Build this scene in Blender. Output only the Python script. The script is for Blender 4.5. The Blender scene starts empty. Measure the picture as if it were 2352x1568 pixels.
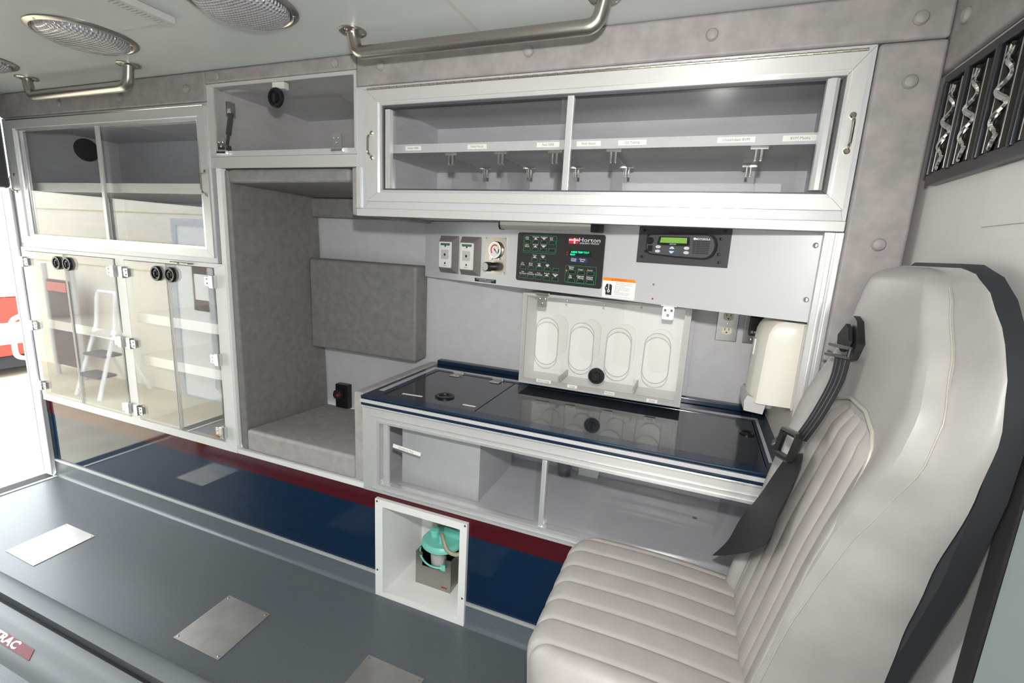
import bpy, bmesh, math, random
from mathutils import Vector, Matrix
random.seed(7)
SC = bpy.context.scene
COL = SC.collection
PI = math.pi

# ------------------------------------------------------------------ camera
cam_d = bpy.data.cameras.new('camera'); cam = bpy.data.objects.new('camera', cam_d); COL.objects.link(cam)
cam_d.sensor_fit = 'HORIZONTAL'; cam_d.sensor_width = 36.0; cam_d.lens = 16.648; cam_d.clip_start = 0.03
R = ((0.92902, 0.36630, 0.05240), (0.12030, -0.16508, -0.97892), (-0.34992, 0.91574, -0.19743))
cam.matrix_world = Matrix(((R[0][0], -R[1][0], -R[2][0], 0.0), (R[0][1], -R[1][1], -R[2][1], -1.2797),
                           (R[0][2], -R[1][2], -R[2][2], 1.2898), (0, 0, 0, 1)))
SC.camera = cam

# ------------------------------------------------------------------ light
w = bpy.data.worlds.new('world'); SC.world = w; w.use_nodes = True
w.node_tree.nodes['Background'].inputs[0].default_value = (0.90, 0.96, 1.0, 1)
w.node_tree.nodes['Background'].inputs[1].default_value = 8.6
fl_d = bpy.data.lights.new('camera_flash', 'SPOT'); fl_d.energy = 70; fl_d.spot_size = math.radians(134); fl_d.spot_blend = 1.0; fl_d.shadow_soft_size = 0.022; fl_d.color = (1.0, 0.985, 0.96)
fl = bpy.data.objects.new('camera_flash', fl_d); COL.objects.link(fl); fl.matrix_world = Matrix.Translation((0.0, -1.27, 1.46)) @ Vector((-0.40, 0.89, -0.22)).to_track_quat('-Z', 'Y').to_matrix().to_4x4()
vs = SC.view_settings
vs.view_transform = 'Standard'; vs.look = 'None'; vs.gamma = 1.0; vs.exposure = 0.0; vs.use_curve_mapping = False

# ------------------------------------------------------------------ materials
def lin(c):
    return tuple((x / 12.92 if x <= 0.04045 else ((x + 0.055) / 1.055) ** 2.4) for x in c)
def hx(s):
    return lin(tuple(int(s[i:i + 2], 16) / 255 for i in (0, 2, 4))) + (1,)
MATS = {}
def mat(name, c, rough=0.5, metal=0.0, spec=0.5, emit=None, es=0.0, noise=None, bump=0.0, bscale=200, coat=0.0):
    m = bpy.data.materials.new(name); m.use_nodes = True; nt = m.node_tree; b = nt.nodes['Principled BSDF']
    col = hx(c)
    b.inputs['Base Color'].default_value = col; b.inputs['Roughness'].default_value = rough
    b.inputs['Metallic'].default_value = metal; b.inputs['Specular IOR Level'].default_value = spec
    b.inputs['Coat Weight'].default_value = coat; b.inputs['Coat Roughness'].default_value = 0.05
    tc = nt.nodes.new('ShaderNodeTexCoord')
    if emit:
        b.inputs['Emission Color'].default_value = hx(emit); b.inputs['Emission Strength'].default_value = es
    if noise:
        for_prev = None
        c2, scale, lo, hi = noise[:4]
        det = noise[4] if len(noise) > 4 else 4
        st = noise[5] if len(noise) > 5 else (1, 1, 1)
        mp = nt.nodes.new('ShaderNodeMapping'); mp.inputs['Scale'].default_value = st
        nz = nt.nodes.new('ShaderNodeTexNoise'); nz.inputs['Scale'].default_value = scale; nz.inputs['Detail'].default_value = det
        rp = nt.nodes.new('ShaderNodeValToRGB'); rp.color_ramp.elements[0].position = lo; rp.color_ramp.elements[1].position = hi
        rp.color_ramp.elements[0].color = col; rp.color_ramp.elements[1].color = hx(c2)
        nt.links.new(tc.outputs['Object'], mp.inputs['Vector']); nt.links.new(mp.outputs['Vector'], nz.inputs['Vector'])
        nt.links.new(nz.outputs['Fac'], rp.inputs['Fac']); nt.links.new(rp.outputs['Color'], b.inputs['Base Color'])
    if bump:
        n2 = nt.nodes.new('ShaderNodeTexNoise'); n2.inputs['Scale'].default_value = bscale; n2.inputs['Detail'].default_value = 3
        bp = nt.nodes.new('ShaderNodeBump'); bp.inputs['Strength'].default_value = bump; bp.inputs['Distance'].default_value = 0.002
        nt.links.new(tc.outputs['Object'], n2.inputs['Vector']); nt.links.new(n2.outputs['Fac'], bp.inputs['Height'])
        nt.links.new(bp.outputs['Normal'], b.inputs['Normal'])
    MATS[name] = m; return m

def glassmat(name, tint=(0.97, 0.975, 0.97), f0=0.04, rough=0.0):
    m = bpy.data.materials.new(name); m.use_nodes = True; nt = m.node_tree; nt.nodes.clear()
    o = nt.nodes.new('ShaderNodeOutputMaterial'); mx = nt.nodes.new('ShaderNodeMixShader')
    t = nt.nodes.new('ShaderNodeBsdfTransparent'); t.inputs[0].default_value = tint + (1,)
    g = nt.nodes.new('ShaderNodeBsdfGlossy'); g.inputs['Roughness'].default_value = rough; g.inputs[0].default_value = (1, 1, 1, 1)
    ge = nt.nodes.new('ShaderNodeNewGeometry'); d = nt.nodes.new('ShaderNodeVectorMath'); d.operation = 'DOT_PRODUCT'
    nt.links.new(ge.outputs['Normal'], d.inputs[0]); nt.links.new(ge.outputs['Incoming'], d.inputs[1])
    def mth(op, a, b=None, clamp=False):
        n = nt.nodes.new('ShaderNodeMath'); n.operation = op; n.use_clamp = clamp
        for i, x in enumerate((a, b)):
            if x is None: continue
            if isinstance(x, (int, float)): n.inputs[i].default_value = x
            else: nt.links.new(x, n.inputs[i])
        return n.outputs[0]
    a = mth('ABSOLUTE', d.outputs['Value']); s = mth('SUBTRACT', 1.0, a, True); p = mth('POWER', s, 5.0)
    fac = mth('ADD', mth('MULTIPLY', p, 1 - f0), f0)
    nt.links.new(fac, mx.inputs[0]); nt.links.new(t.outputs[0], mx.inputs[1]); nt.links.new(g.outputs[0], mx.inputs[2])
    nt.links.new(mx.outputs[0], o.inputs[0]); MATS[name] = m; return m

mat('alu', 'cdcdcb', 0.33, 0.30)
mat('alu_bright', 'e8e8e8', 0.22, 0.6)
mat('frame_panel', 'c5c6c8', 0.30, 0.15)
mat('white_frame', 'ececea', 0.35)
mat('laminate', 'c6c5c8', 0.45, bump=0.05, bscale=300, noise=('c0bfc2', 25, 0.3, 0.7))
mat('laminate_in', 'd2d0d5', 0.5, noise=('c8c6cc', 9, 0.3, 0.75, 4, (1, 1, 6)))
mat('cream_wall', 'd6d2c8', 0.5)
mat('bulk_white', 'd0cecb', 0.42, noise=('cbc9c6', 8, 0.3, 0.7))
mat('ceiling', 'c6caca', 0.32, noise=('c2c6c6', 5, 0.3, 0.7))
mat('near_wall', 'e4e4e2', 0.5)
mat('fill_wall', 'a9a9a6', 0.6)  # unseen wall past the added side opening, its grey sets the fill level
mat('rail_alu', '8d9193', 0.55, 0.2)
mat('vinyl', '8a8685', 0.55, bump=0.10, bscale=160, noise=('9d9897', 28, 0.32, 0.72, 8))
mat('vinyl_shaded', '7a7876', 0.6, bump=0.12, bscale=160, noise=('8a8785', 34, 0.32, 0.72, 8))  # same vinyl darkened: the weaker light in the alcove is put into the colour
mat('vinyl_lit', 'a09c9a', 0.55, bump=0.10, bscale=160, noise=('b3aeac', 28, 0.32, 0.72, 8))  # same vinyl lightened: brighter light on shelf and partition is put into the colour
mat('header_dark', '4a4a4c', 0.6, bump=0.1)
mat('floor', '505558', 0.33, spec=0.45, noise=('686d70', 420, 0.38, 0.66, 3), bump=0.06, bscale=500)
mat('base_cove', '5d646b', 0.32, noise=('676e75', 500, 0.4, 0.6, 2))
mat('blue_gloss', '082846', 0.06, noise=('07223c', 300, 0.4, 0.6, 2))
mat('maroon_gloss', '52111c', 0.08, noise=('460d17', 300, 0.4, 0.6, 2))
mat('counter_blue', '16273d', 0.12, noise=('31465f', 1200, 0.55, 0.75, 2))
mat('counter_lid', '20252c', 0.08, noise=('262b32', 600, 0.4, 0.6, 2), coat=0.4)
mat('counter_white', 'c9c8c8', 0.25, noise=('9b9b9e', 1400, 0.5, 0.72, 2))
mat('steel', 'b5b0a8', 0.30, 1.0, noise=('a7a29b', 300, 0.3, 0.7, 2, (1, 20, 20)))
mat('steel_plate', 'c4c2bf', 0.36, 0.85, noise=('b0aeab', 14, 0.3, 0.7, 5))
mat('outlet_steel', '8b8988', 0.26, 0.9)
mat('chrome', 'e0dfdc', 0.12, 1.0)
mat('nickel', 'c9c4b6', 0.2, 1.0)
mat('black', '141414', 0.35)
mat('black_matte', '1a1a1b', 0.7)
mat('black_vent', '191a1f', 0.3)
mat('panel_black', '232324', 0.42)
mat('radio_plate', '3a3a3d', 0.55, bump=0.05)
mat('radio_body', '48484a', 0.45)
mat('lcd_green', '78a648', 0.3, emit='6fa040', es=0.12)
mat('lcd_text', '18c898', 0.4, emit='14e0a4', es=1.3)
mat('lcd_glass', '10251f', 0.15)
mat('white_plastic', 'ecebe6', 0.35)
mat('white_box', 'efeeec', 0.45)
mat('soap_cream', 'dedad0', 0.2)
mat('grey_plastic', 'bdbcba', 0.35)
mat('button_grey', 'c7c7ca', 0.3)
mat('button_blue', 'b9cfe6', 0.3)
mat('ivory', 'ded6bd', 0.4)
mat('green_line', '1f7a50', 0.5)
mat('green_label', '3b6e55', 0.5)
mat('blue_line', '2e56b0', 0.5)
mat('print_white', 'e8e8e8', 0.5)
mat('print_grey', '7d7d80', 0.6)
mat('print_black', '202022', 0.6)
mat('red_print', 'cf2438', 0.5)
mat('logo_red', 'd92844', 0.5)
mat('orange', 'ff8c1e', 0.5)
mat('yellow_print', 'd9c23a', 0.5)
mat('yellow_part', 'd89a1c', 0.45)
mat('label_white', 'f2f2ee', 0.5)
mat('bezel_grey', '77716f', 0.4)
mat('teal', '7fd6c4', 0.35)
mat('tube_beige', 'a59d86', 0.4)
mat('leather', 'b0aaa6', 0.42, bump=0.12, bscale=220, noise=('a7a19d', 16, 0.3, 0.72, 7))
mat('leather_side', 'a5a29f', 0.42, bump=0.12, bscale=220, noise=('9c9996', 14, 0.3, 0.72, 7))
mat('piping', 'a8a298', 0.45)
mat('belt', '1b1b1e', 0.6, bump=0.3, bscale=700)
mat('belt_line', '48484e', 0.6)
mat('seat_black', '23252a', 0.6)
mat('door_grey', '9aa2a2', 0.45)
mat('red_mark', 'b02020', 0.4)
mat('sticker_red', '8a1f26', 0.5)
mat('concrete', 'c4bca6', 0.7, noise=('b4aa92', 3, 0.3, 0.7, 6))
mat('tan_wall', 'efe8da', 0.65, noise=('e8dfcd', 2, 0.3, 0.7))
mat('tan_line', 'd4c39c', 0.5)
mat('truck_red', 'b8342a', 0.6, spec=0.2)
mat('sign_red', 'c9756c', 0.6)
mat('truck_white', 'efefef', 0.3)
mat('tyre', '16161a', 0.8)
mat('stool_white', 'ededee', 0.4)
mat('stool_tread', '6e6a66', 0.7)
mat('outer_door', 'b9bfc6', 0.4)
mat('lens', 'b4b4ba', 0.10, 0.25, spec=0.8, coat=0.3)
def lens_relief():
    nt = MATS['lens'].node_tree; b = nt.nodes['Principled BSDF']; tc = nt.nodes.new('ShaderNodeTexCoord'); prev = None; outs = []
    for d in ('X', 'Y'):
        wv = nt.nodes.new('ShaderNodeTexWave'); wv.bands_direction = d; wv.inputs['Scale'].default_value = 34
        nt.links.new(tc.outputs['Object'], wv.inputs['Vector']); outs.append(wv.outputs['Fac'])
    mu = nt.nodes.new('ShaderNodeMath'); mu.operation = 'MULTIPLY'; nt.links.new(outs[0], mu.inputs[0]); nt.links.new(outs[1], mu.inputs[1])
    bp = nt.nodes.new('ShaderNodeBump'); bp.inputs['Strength'].default_value = 0.9; bp.inputs['Distance'].default_value = 0.004
    nt.links.new(mu.outputs[0], bp.inputs['Height']); nt.links.new(bp.outputs['Normal'], b.inputs['Normal'])
lens_relief()
mat('poster_dark', '5b4a44', 0.5)
mat('banner_blue', '3b4f86', 0.5)
glassmat('glass'); glassmat('acrylic', (0.94, 0.94, 0.93), 0.06); glassmat('acrylic_thin', (0.98, 0.98, 0.975), 0.02)
glassmat('clear_plastic', (0.96, 0.96, 0.96), 0.08, 0.05)

# ------------------------------------------------------------------ mesh builder
class MB:
    def __init__(s): s.v = []; s.f = []; s.bev = False
    def add(s, v, f):
        n = len(s.v); s.v += [tuple(p) for p in v]; s.f += [tuple(i + n for i in q) for q in f]; return s
    def _bm(s, bm):
        bm.verts.index_update(); s.add([v.co[:] for v in bm.verts], [[v.index for v in f.verts] for f in bm.faces]); bm.free(); return s
    def hexa(s, p, b=0.0, seg=2):
        F = [(0, 3, 2, 1), (4, 5, 6, 7), (0, 1, 5, 4), (1, 2, 6, 5), (2, 3, 7, 6), (3, 0, 4, 7)]
        if not b: return s.add(p, F)
        s.bev = True
        bm = bmesh.new(); vs_ = [bm.verts.new(q) for q in p]
        for f in F: bm.faces.new([vs_[i] for i in f])
        bmesh.ops.bevel(bm, geom=bm.edges[:], offset=b, segments=seg, profile=0.5, affect='EDGES')
        return s._bm(bm)
    def box(s, x0, x1, y0, y1, z0, z1, b=0.0, seg=2):
        return s.hexa([(x0, y0, z0), (x1, y0, z0), (x1, y1, z0), (x0, y1, z0), (x0, y0, z1), (x1, y0, z1), (x1, y1, z1), (x0, y1, z1)], b, seg)
    def prism(s, poly, ax, a, b):
        def m(u, v, h): return {'x': (h, u, v), 'y': (u, h, v), 'z': (u, v, h)}[ax]
        n = len(poly)
        vv = [m(u, v, a) for u, v in poly] + [m(u, v, b) for u, v in poly]
        ff = [tuple(range(n))[::-1], tuple(range(n, 2 * n))] + [(i, (i + 1) % n, n + (i + 1) % n, n + i) for i in range(n)]
        return s.add(vv, ff)
    def extr(s, pts, vec):
        n = len(pts); vec = Vector(vec)
        vv = [Vector(p) for p in pts] + [Vector(p) + vec for p in pts]
        return s.add([v[:] for v in vv], [tuple(range(n))[::-1], tuple(range(n, 2 * n))] + [(i, (i + 1) % n, n + (i + 1) % n, n + i) for i in range(n)])
    def tube(s, pts, r, n=10, closed=False):
        pts = [Vector(p) for p in pts]; m = len(pts); rings = []
        rr = r if isinstance(r, (list, tuple)) else [r] * m
        up = None
        for i in range(m):
            a = pts[(i - 1) % m] if (closed or i > 0) else pts[i]; c = pts[(i + 1) % m] if (closed or i < m - 1) else pts[i]
            t = (c - a).normalized()
            if up is None:
                up = Vector((0, 0, 1)) if abs(t.z) < 0.9 else Vector((1, 0, 0))
            sd = t.cross(up).normalized(); up = sd.cross(t).normalized()
            rings.append([pts[i] + (sd * math.cos(2 * PI * k / n) + up * math.sin(2 * PI * k / n)) * rr[i] for k in range(n)])
        vv = [p[:] for q in rings for p in q]; ff = []
        for i in range(m if closed else m - 1):
            j = (i + 1) % m
            ff += [(i * n + k, i * n + (k + 1) % n, j * n + (k + 1) % n, j * n + k) for k in range(n)]
        if not closed: ff += [tuple(range(n))[::-1], tuple((m - 1) * n + k for k in range(n))]
        return s.add(vv, ff)
    def lathe(s, prof, o, ax='z', n=24):
        # prof: (radius, height along axis); ax may carry a sign
        sg = -1 if ax[0] == '-' else 1; a = ax[-1]; vv = []; ff = []
        for r, h in prof:
            for k in range(n):
                c, q = math.cos(2 * PI * k / n) * r, math.sin(2 * PI * k / n) * r
                p = {'z': (c, q, sg * h), 'y': (c, sg * h, q), 'x': (sg * h, c, q)}[a]
                vv.append((p[0] + o[0], p[1] + o[1], p[2] + o[2]))
        m = len(prof)
        for i in range(m - 1):
            ff += [(i * n + k, i * n + (k + 1) % n, (i + 1) * n + (k + 1) % n, (i + 1) * n + k) for k in range(n)]
        ff += [tuple(range(n))[::-1], tuple((m - 1) * n + k for k in range(n))]
        return s.add(vv, ff)
    def frame(s, x0, x1, z0, z1, wl, wr, wb, wt, y0, y1, gap=0.0004):
        g = gap
        X0, X1, Z0, Z1 = x0 + wl, x1 - wr, z0 + wb, z1 - wt
        s.prism([(x0 + g, z0), (x1 - g, z0), (X1 - g, Z0), (X0 + g, Z0)], 'y', y0, y1)
        s.prism([(X0 + g, Z1), (X1 - g, Z1), (x1 - g, z1), (x0 + g, z1)], 'y', y0, y1)
        s.prism([(x0, z0 + g), (X0, Z0 + g), (X0, Z1 - g), (x0, z1 - g)], 'y', y0, y1)
        s.prism([(X1, Z0 + g), (x1, z0 + g), (x1, z1 - g), (X1, Z1 - g)], 'y', y0, y1)
        return s
    def grid(s, fn, nu, nv, cu=False):
        vv = [fn(i / (nu - (0 if cu else 1)), j / (nv - 1)) for j in range(nv) for i in range(nu)]
        ff = [(j * nu + i, j * nu + (i + 1) % nu, (j + 1) * nu + (i + 1) % nu, (j + 1) * nu + i) for j in range(nv - 1) for i in range(nu if cu else nu - 1)]
        return s.add(vv, ff)
    def shell(s, x0, x1, y0, y1, z0, z1, t, open_='f'):
        # hollow carcass open at the front (-y)
        s.box(x0, x1, y1 - t, y1, z0, z1); s.box(x0, x0 + t, y0, y1 - t, z0, z1); s.box(x1 - t, x1, y0, y1 - t, z0, z1)
        s.box(x0 + t, x1 - t, y0, y1 - t, z0, z0 + t); s.box(x0 + t, x1 - t, y0, y1 - t, z1 - t, z1); return s

def rrect(x0, x1, z0, z1, r, n=4):
    P = []
    for cx, cz, a in ((x1 - r, z0 + r, -PI / 2), (x1 - r, z1 - r, 0), (x0 + r, z1 - r, PI / 2), (x0 + r, z0 + r, PI)):
        for k in range(n + 1):
            t = a + PI / 2 * k / n; P.append((cx + r * math.cos(t), cz + r * math.sin(t)))
    return P
def circ(cx, cz, r, n=16, rz=None):
    return [(cx + r * math.cos(2 * PI * k / n), cz + (rz or r) * math.sin(2 * PI * k / n)) for k in range(n)]
def fillet(pts, r, n=6):
    pts = [Vector(p) for p in pts]; out = [pts[0]]
    for i in range(1, len(pts) - 1):
        a = (pts[i - 1] - pts[i]); b = (pts[i + 1] - pts[i]); d = min(r, a.length * 0.49, b.length * 0.49)
        p0 = pts[i] + a.normalized() * d; p1 = pts[i] + b.normalized() * d
        for k in range(n + 1):
            t = k / n; out.append(p0 * (1 - t) ** 2 + pts[i] * 2 * t * (1 - t) + p1 * t * t)
    return out + [pts[-1]]
def lerp_tab(tab, z):
    if z <= tab[0][0]: return tab[0][1]
    for (a, u), (b, v) in zip(tab, tab[1:]):
        if z <= b:
            t = (z - a) / (b - a); t = t * t * (3 - 2 * t) * 0.5 + t * 0.5
            return u + (v - u) * t
    return tab[-1][1]
def ring_outline(mb, outer, inner, y0, y1):
    # flat ring between two equal-length outlines in the xz plane
    n = len(outer); vv = []
    for y in (y0, y1): vv += [(u, y, v) for u, v in outer] + [(u, y, v) for u, v in inner]
    ff = []
    for i in range(n):
        j = (i + 1) % n
        ff += [(i, j, n + j, n + i), (2 * n + i, 3 * n + i, 3 * n + j, 2 * n + j), (i, 2 * n + i, 2 * n + j, j), (n + i, n + j, 3 * n + j, 3 * n + i)]
    return mb.add(vv, ff)
def oval_cell(mb, x0, x1, z0, z1, cx, cz, hw, hh, y0, y1, n=32):
    # plate cell with a stadium shaped hole
    inn = []; out = []
    angs = sorted([2 * PI * k / n for k in range(n)] + [math.atan2(zz - cz, xx - cx) % (2 * PI) for xx in (x0, x1) for zz in (z0, z1)])
    for a in angs:
        c, s_ = math.cos(a), math.sin(a)
        st = hh - hw
        # stadium radius along the direction
        lo, hi = 0.0, hh + hw
        for _ in range(30):
            md = (lo + hi) / 2; px, pz = abs(c * md), abs(s_ * md)
            inside = (px <= hw and pz <= st) or (px ** 2 + max(0, pz - st) ** 2 <= hw ** 2)
            if inside: lo = md
            else: hi = md
        inn.append((cx + c * lo, cz + s_ * lo))
        tx = ((x1 - cx) / c if c > 1e-9 else (x0 - cx) / c if c < -1e-9 else 1e9); tz = ((z1 - cz) / s_ if s_ > 1e-9 else (z0 - cz) / s_ if s_ < -1e-9 else 1e9)
        t = min(tx, tz); out.append((cx + c * t, cz + s_ * t))
    return ring_outline(mb, out, inn, y0, y1)

_TXT = {}
def text_mesh(body, size, bold=0.0):
    k = (body, size, bold)
    if k in _TXT: return _TXT[k]
    cu = bpy.data.curves.new('t', 'FONT'); cu.body = body; cu.size = size; cu.resolution_u = 2; cu.offset = bold
    cu.align_x = 'CENTER'; cu.align_y = 'CENTER'
    o = bpy.data.objects.new('t', cu); COL.objects.link(o)
    dg = bpy.context.evaluated_depsgraph_get(); me = o.evaluated_get(dg).to_mesh()
    r = ([v.co[:] for v in me.vertices], [tuple(p.vertices) for p in me.polygons])
    o.evaluated_get(dg).to_mesh_clear(); bpy.data.objects.remove(o); bpy.data.curves.remove(cu)
    _TXT[k] = r; return r
def put_text(mb, body, size, x, y, z, sx=1.0, rot=0.0, bold=0.0):
    v, f = text_mesh(body, size, bold); c, s_ = math.cos(rot), math.sin(rot)
    return mb.add([(x + (p[0] * c - p[1] * s_) * sx, y, z + p[0] * s_ * sx + p[1] * c) for p in v], f)

# ------------------------------------------------------------------ objects
MW = {}
def tag(o, label=None, cat=None, group=None, kind=None):
    if label: o['label'] = label
    if cat: o['category'] = cat
    if group: o['group'] = group
    if kind: o['kind'] = kind
    return o
def mesh_of(name, mb, M=None):
    me = bpy.data.meshes.new(name); vv = mb.v
    if M is not None: vv = [(M @ Vector(p))[:] for p in vv]
    me.from_pydata(vv, [], mb.f)
    bm = bmesh.new(); bm.from_mesh(me); bmesh.ops.recalc_face_normals(bm, faces=bm.faces[:]); bm.to_mesh(me); bm.free()
    me.polygons.foreach_set('use_smooth', [True] * len(me.polygons)); me.set_sharp_from_angle(angle=math.radians(32)); me.update()
    return me
def thing(name, label, cat, loc=(0, 0, 0), rz=0.0, group=None, kind=None):
    o = bpy.data.objects.new(name, None); COL.objects.link(o); o.empty_display_size = 0.05
    M = Matrix.Translation(loc) @ Matrix.Rotation(rz, 4, 'Z'); o.matrix_basis = M; MW[o.name] = M
    return tag(o, label, cat, group, kind)
def wnorm(o, mb):
    if mb.bev:
        md = o.modifiers.new('weighted_normal', 'WEIGHTED_NORMAL'); md.mode = 'FACE_AREA'; md.weight = 100; md.keep_sharp = True
def part(name, mb, m, parent, label=None, local=False, kind=None):
    M = MW[parent.name]
    me = mesh_of(name, mb, None if local else M.inverted()); me.materials.append(MATS[m])
    o = bpy.data.objects.new(name, me); COL.objects.link(o); o.parent = parent; MW[o.name] = M; wnorm(o, mb)
    return tag(o, label, None, None, kind)
def solo(name, mb, m, label=None, cat=None, group=None, kind=None):
    xs = [p[0] for p in mb.v]; ys = [p[1] for p in mb.v]; zs = [p[2] for p in mb.v]
    loc = ((min(xs) + max(xs)) / 2, (min(ys) + max(ys)) / 2, min(zs))
    M = Matrix.Translation(loc); me = mesh_of(name, mb, M.inverted()); me.materials.append(MATS[m])
    o = bpy.data.objects.new(name, me); COL.objects.link(o); o.location = loc; MW[o.name] = M; wnorm(o, mb)
    return tag(o, label, cat, group, kind)
def struct(name, mb, m, label=None): return solo(name, mb, m, label, None, None, 'structure')
def clone_part(src, parent, d):
    c = src.copy(); COL.objects.link(c); c.parent = parent; c.location = Vector(src.location) + Vector(d); MW[c.name] = MW[parent.name] ; return c

# ================================================================== SETTING
YB = 0.52      # back wall
struct('floor', MB().box(-2.955, 0.42, -1.75, 0.02, -0.05, 0.0), 'floor', 'dark grey speckled vinyl floor of the ambulance')
struct('ceiling', MB().box(-3.06, 0.46, -1.79, 0.56, 1.83, 1.88), 'ceiling', 'pale grey smooth ceiling panel')
struct('wall_back', MB().box(-3.0, 0.42, YB, 0.56, 0.0, 1.83), 'laminate', 'light grey laminate side wall behind the counter')
struct('wall_front', MB().box(0.42, 0.46, -1.75, 0.56, 0.0, 1.83), 'bulk_white', 'off-white bulkhead wall behind the seat')
struct('wall_near', MB().box(-3.0, -0.50, -1.79, -1.75, 0.0, 1.83).box(0.36, 0.46, -1.79, -1.75, 0.0, 1.83).box(-0.50, 0.36, -1.79, -1.75, 1.70, 1.83), 'near_wall', 'pale grey wall on the kerb side around an opening added for fill light')  # opening behind the camera is added to let in soft fill light
wr = MB().box(-3.06, -3.0, -1.75, -0.005, 1.43, 1.83, 0.012).box(-3.06, -3.0, -1.75, -1.16, 0.0, 1.43, 0.01)
struct('wall_rear', wr, 'header_dark', 'dark padded header above the open rear doorway')
jb = MB().box(-3.075, -3.0, -0.012, 0.56, 0.0, 1.43, 0.004).box(-3.03, -2.99, -0.020, -0.012, 0.0, 1.43, 0.003)
struct('trim_1', jb, 'white_frame', 'white jamb of the rear doorway beside the glass cabinet')
struct('trim_2', MB().box(-3.06, -2.955, -1.16, -0.012, -0.05, -0.004, 0.002), 'black_matte', 'black rubber sill strip at the rear doorway')
struct('trim_3', MB().box(-2.972, -2.955, -1.16, -0.012, -0.01, 0.004, 0.002), 'alu_bright', 'thin bright metal edge of the rear sill')
struct('trim_4', MB().box(-0.611, -0.599, -1.7, -0.02, 1.8285, 1.8299), 'grey_plastic', 'narrow seam strip across the ceiling')
# toe space below the cabinets
toe = MB().box(-3.0, -0.968, 0.004, 0.03, 0.085, 0.338).box(-0.612, 0.42, 0.004, 0.03, 0.085, 0.338)
struct('wall_base', toe, 'blue_gloss', 'glossy navy blue kick panel below the cabinets')
st = MB().box(-3.0, -0.968, 0.003, 0.03, 0.338, 0.412).box(-0.612, 0.42, 0.003, 0.03, 0.338, 0.412).box(-0.968, -0.612, 0.003, 0.03, 0.384, 0.412)
struct('trim_5', st, 'maroon_gloss', 'glossy maroon stripe along the top of the blue kick panel')
def cove(x0, x1):
    return [(x0, x1)]
bb = MB()
for x0, x1 in ((-2.99, -0.972), (-0.607, 0.42)):
    bb.prism([(0.03, 0.0), (-0.014, 0.0), (-0.008, 0.0025), (-0.004, 0.006), (-0.0015, 0.014), (-0.001, 0.078), (0.03, 0.078)], 'x', x0, x1)
struct('baseboard_back', bb, 'base_cove', 'grey vinyl cove skirting along the foot of the blue panel')
bt = MB()
for x0, x1 in ((-2.99, -0.972), (-0.607, 0.42)): bt.box(x0, x1, -0.004, 0.03, 0.078, 0.088, 0.001)
struct('trim_6', bt, 'alu', 'thin aluminium strip capping the grey skirting')

# padded band below the ceiling
def button(o, x, z, y=-0.012, r=0.0135):
    part('button', MB().lathe([(r, 0), (r * 1.02, 0.003), (r * 0.8, 0.008), (r * 0.4, 0.0105), (0.0005, 0.011)], (x, y, z), '-y', 20), 'vinyl', o)
def pad_struct(name, x0, x1, z0, z1, label, btns, y0=-0.012, y1=0.03):
    o = struct(name, MB().box(x0, x1, y0, y1, z0, z1, 0.008, 3), 'vinyl', label)
    for x, z in btns: button(o, x, z, y0)
    return o
pad_struct('trim_7', -3.0, -1.684, 1.730, 1.829, 'grey vinyl padded band above the left glass cabinet', [(-1.773, 1.776), (-2.143, 1.769), (-2.537, 1.768)])
pad_struct('trim_8', -1.683, -1.035, 1.786, 1.829, 'narrow grey vinyl padded band above the small clear-door cabinet', [(-1.111, 1.808), (-1.621, 1.806)])
pad_struct('trim_9', -1.034, 0.405, 1.738, 1.829, 'grey vinyl padded band above the long overhead cabinet', [(0.349, 1.776), (-0.038, 1.783), (-0.481, 1.786), (-0.944, 1.788)])
pad_struct('trim_10', 0.289, 0.405, 0.0, 1.737, 'tall grey vinyl padded panel beside the long overhead cabinet', [(0.352, 1.659), (0.354, 1.334), (0.35, 0.95)])
o = struct('trim_11', MB().box(0.405, 0.42, -1.2, 0.03, 1.676, 1.829, 0.006, 3), 'vinyl', 'grey vinyl padded band on the bulkhead above the black rack')
part('button', MB().lathe([(0.0135, 0), (0.0138, 0.003), (0.011, 0.008), (0.0005, 0.011)], (0.405, -0.066, 1.753), '-x', 20), 'vinyl', o)

# ================================================================== helpers for fittings
def bow_handle(parent, x, z0, z1, y=-0.014, m='nickel'):
    h = MB().tube(fillet([(x, y, z1 - 0.006), (x, y - 0.020, z1 - 0.010), (x, y - 0.020, z0 + 0.010), (x, y, z0 + 0.006)], 0.010), 0.0032, 8)
    for z in (z0, z1): h.lathe([(0.0065, 0), (0.0065, 0.003), (0.004, 0.005)], (x, y, z), '-y', 12)
    return part('handle', h, m, parent)
def hinge_v(parent, x, z, side, y=-0.016, leaf='chrome'):
    # small chrome clamp hinge: knuckle on the frame, leaf reaching over the clear door on the given side
    h = MB().box(x - 0.013, x + 0.013, y - 0.008, y + 0.010, z - 0.024, z + 0.024, 0.003)
    o_ = part('hinge', h, 'chrome', parent)
    lf = MB().box(min(x, x + side * 0.04), max(x, x + side * 0.04), y - 0.003, y + 0.001, z - 0.017, z + 0.017, 0.001)
    for dz in (-0.008, 0.008): lf.lathe([(0.004, 0), (0.0035, 0.002), (0.001, 0.003)], (x + side * 0.028, y - 0.003, z + dz), '-y', 10)
    part('hinge_leaf', lf, 'chrome', o_)
    return o_
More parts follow.
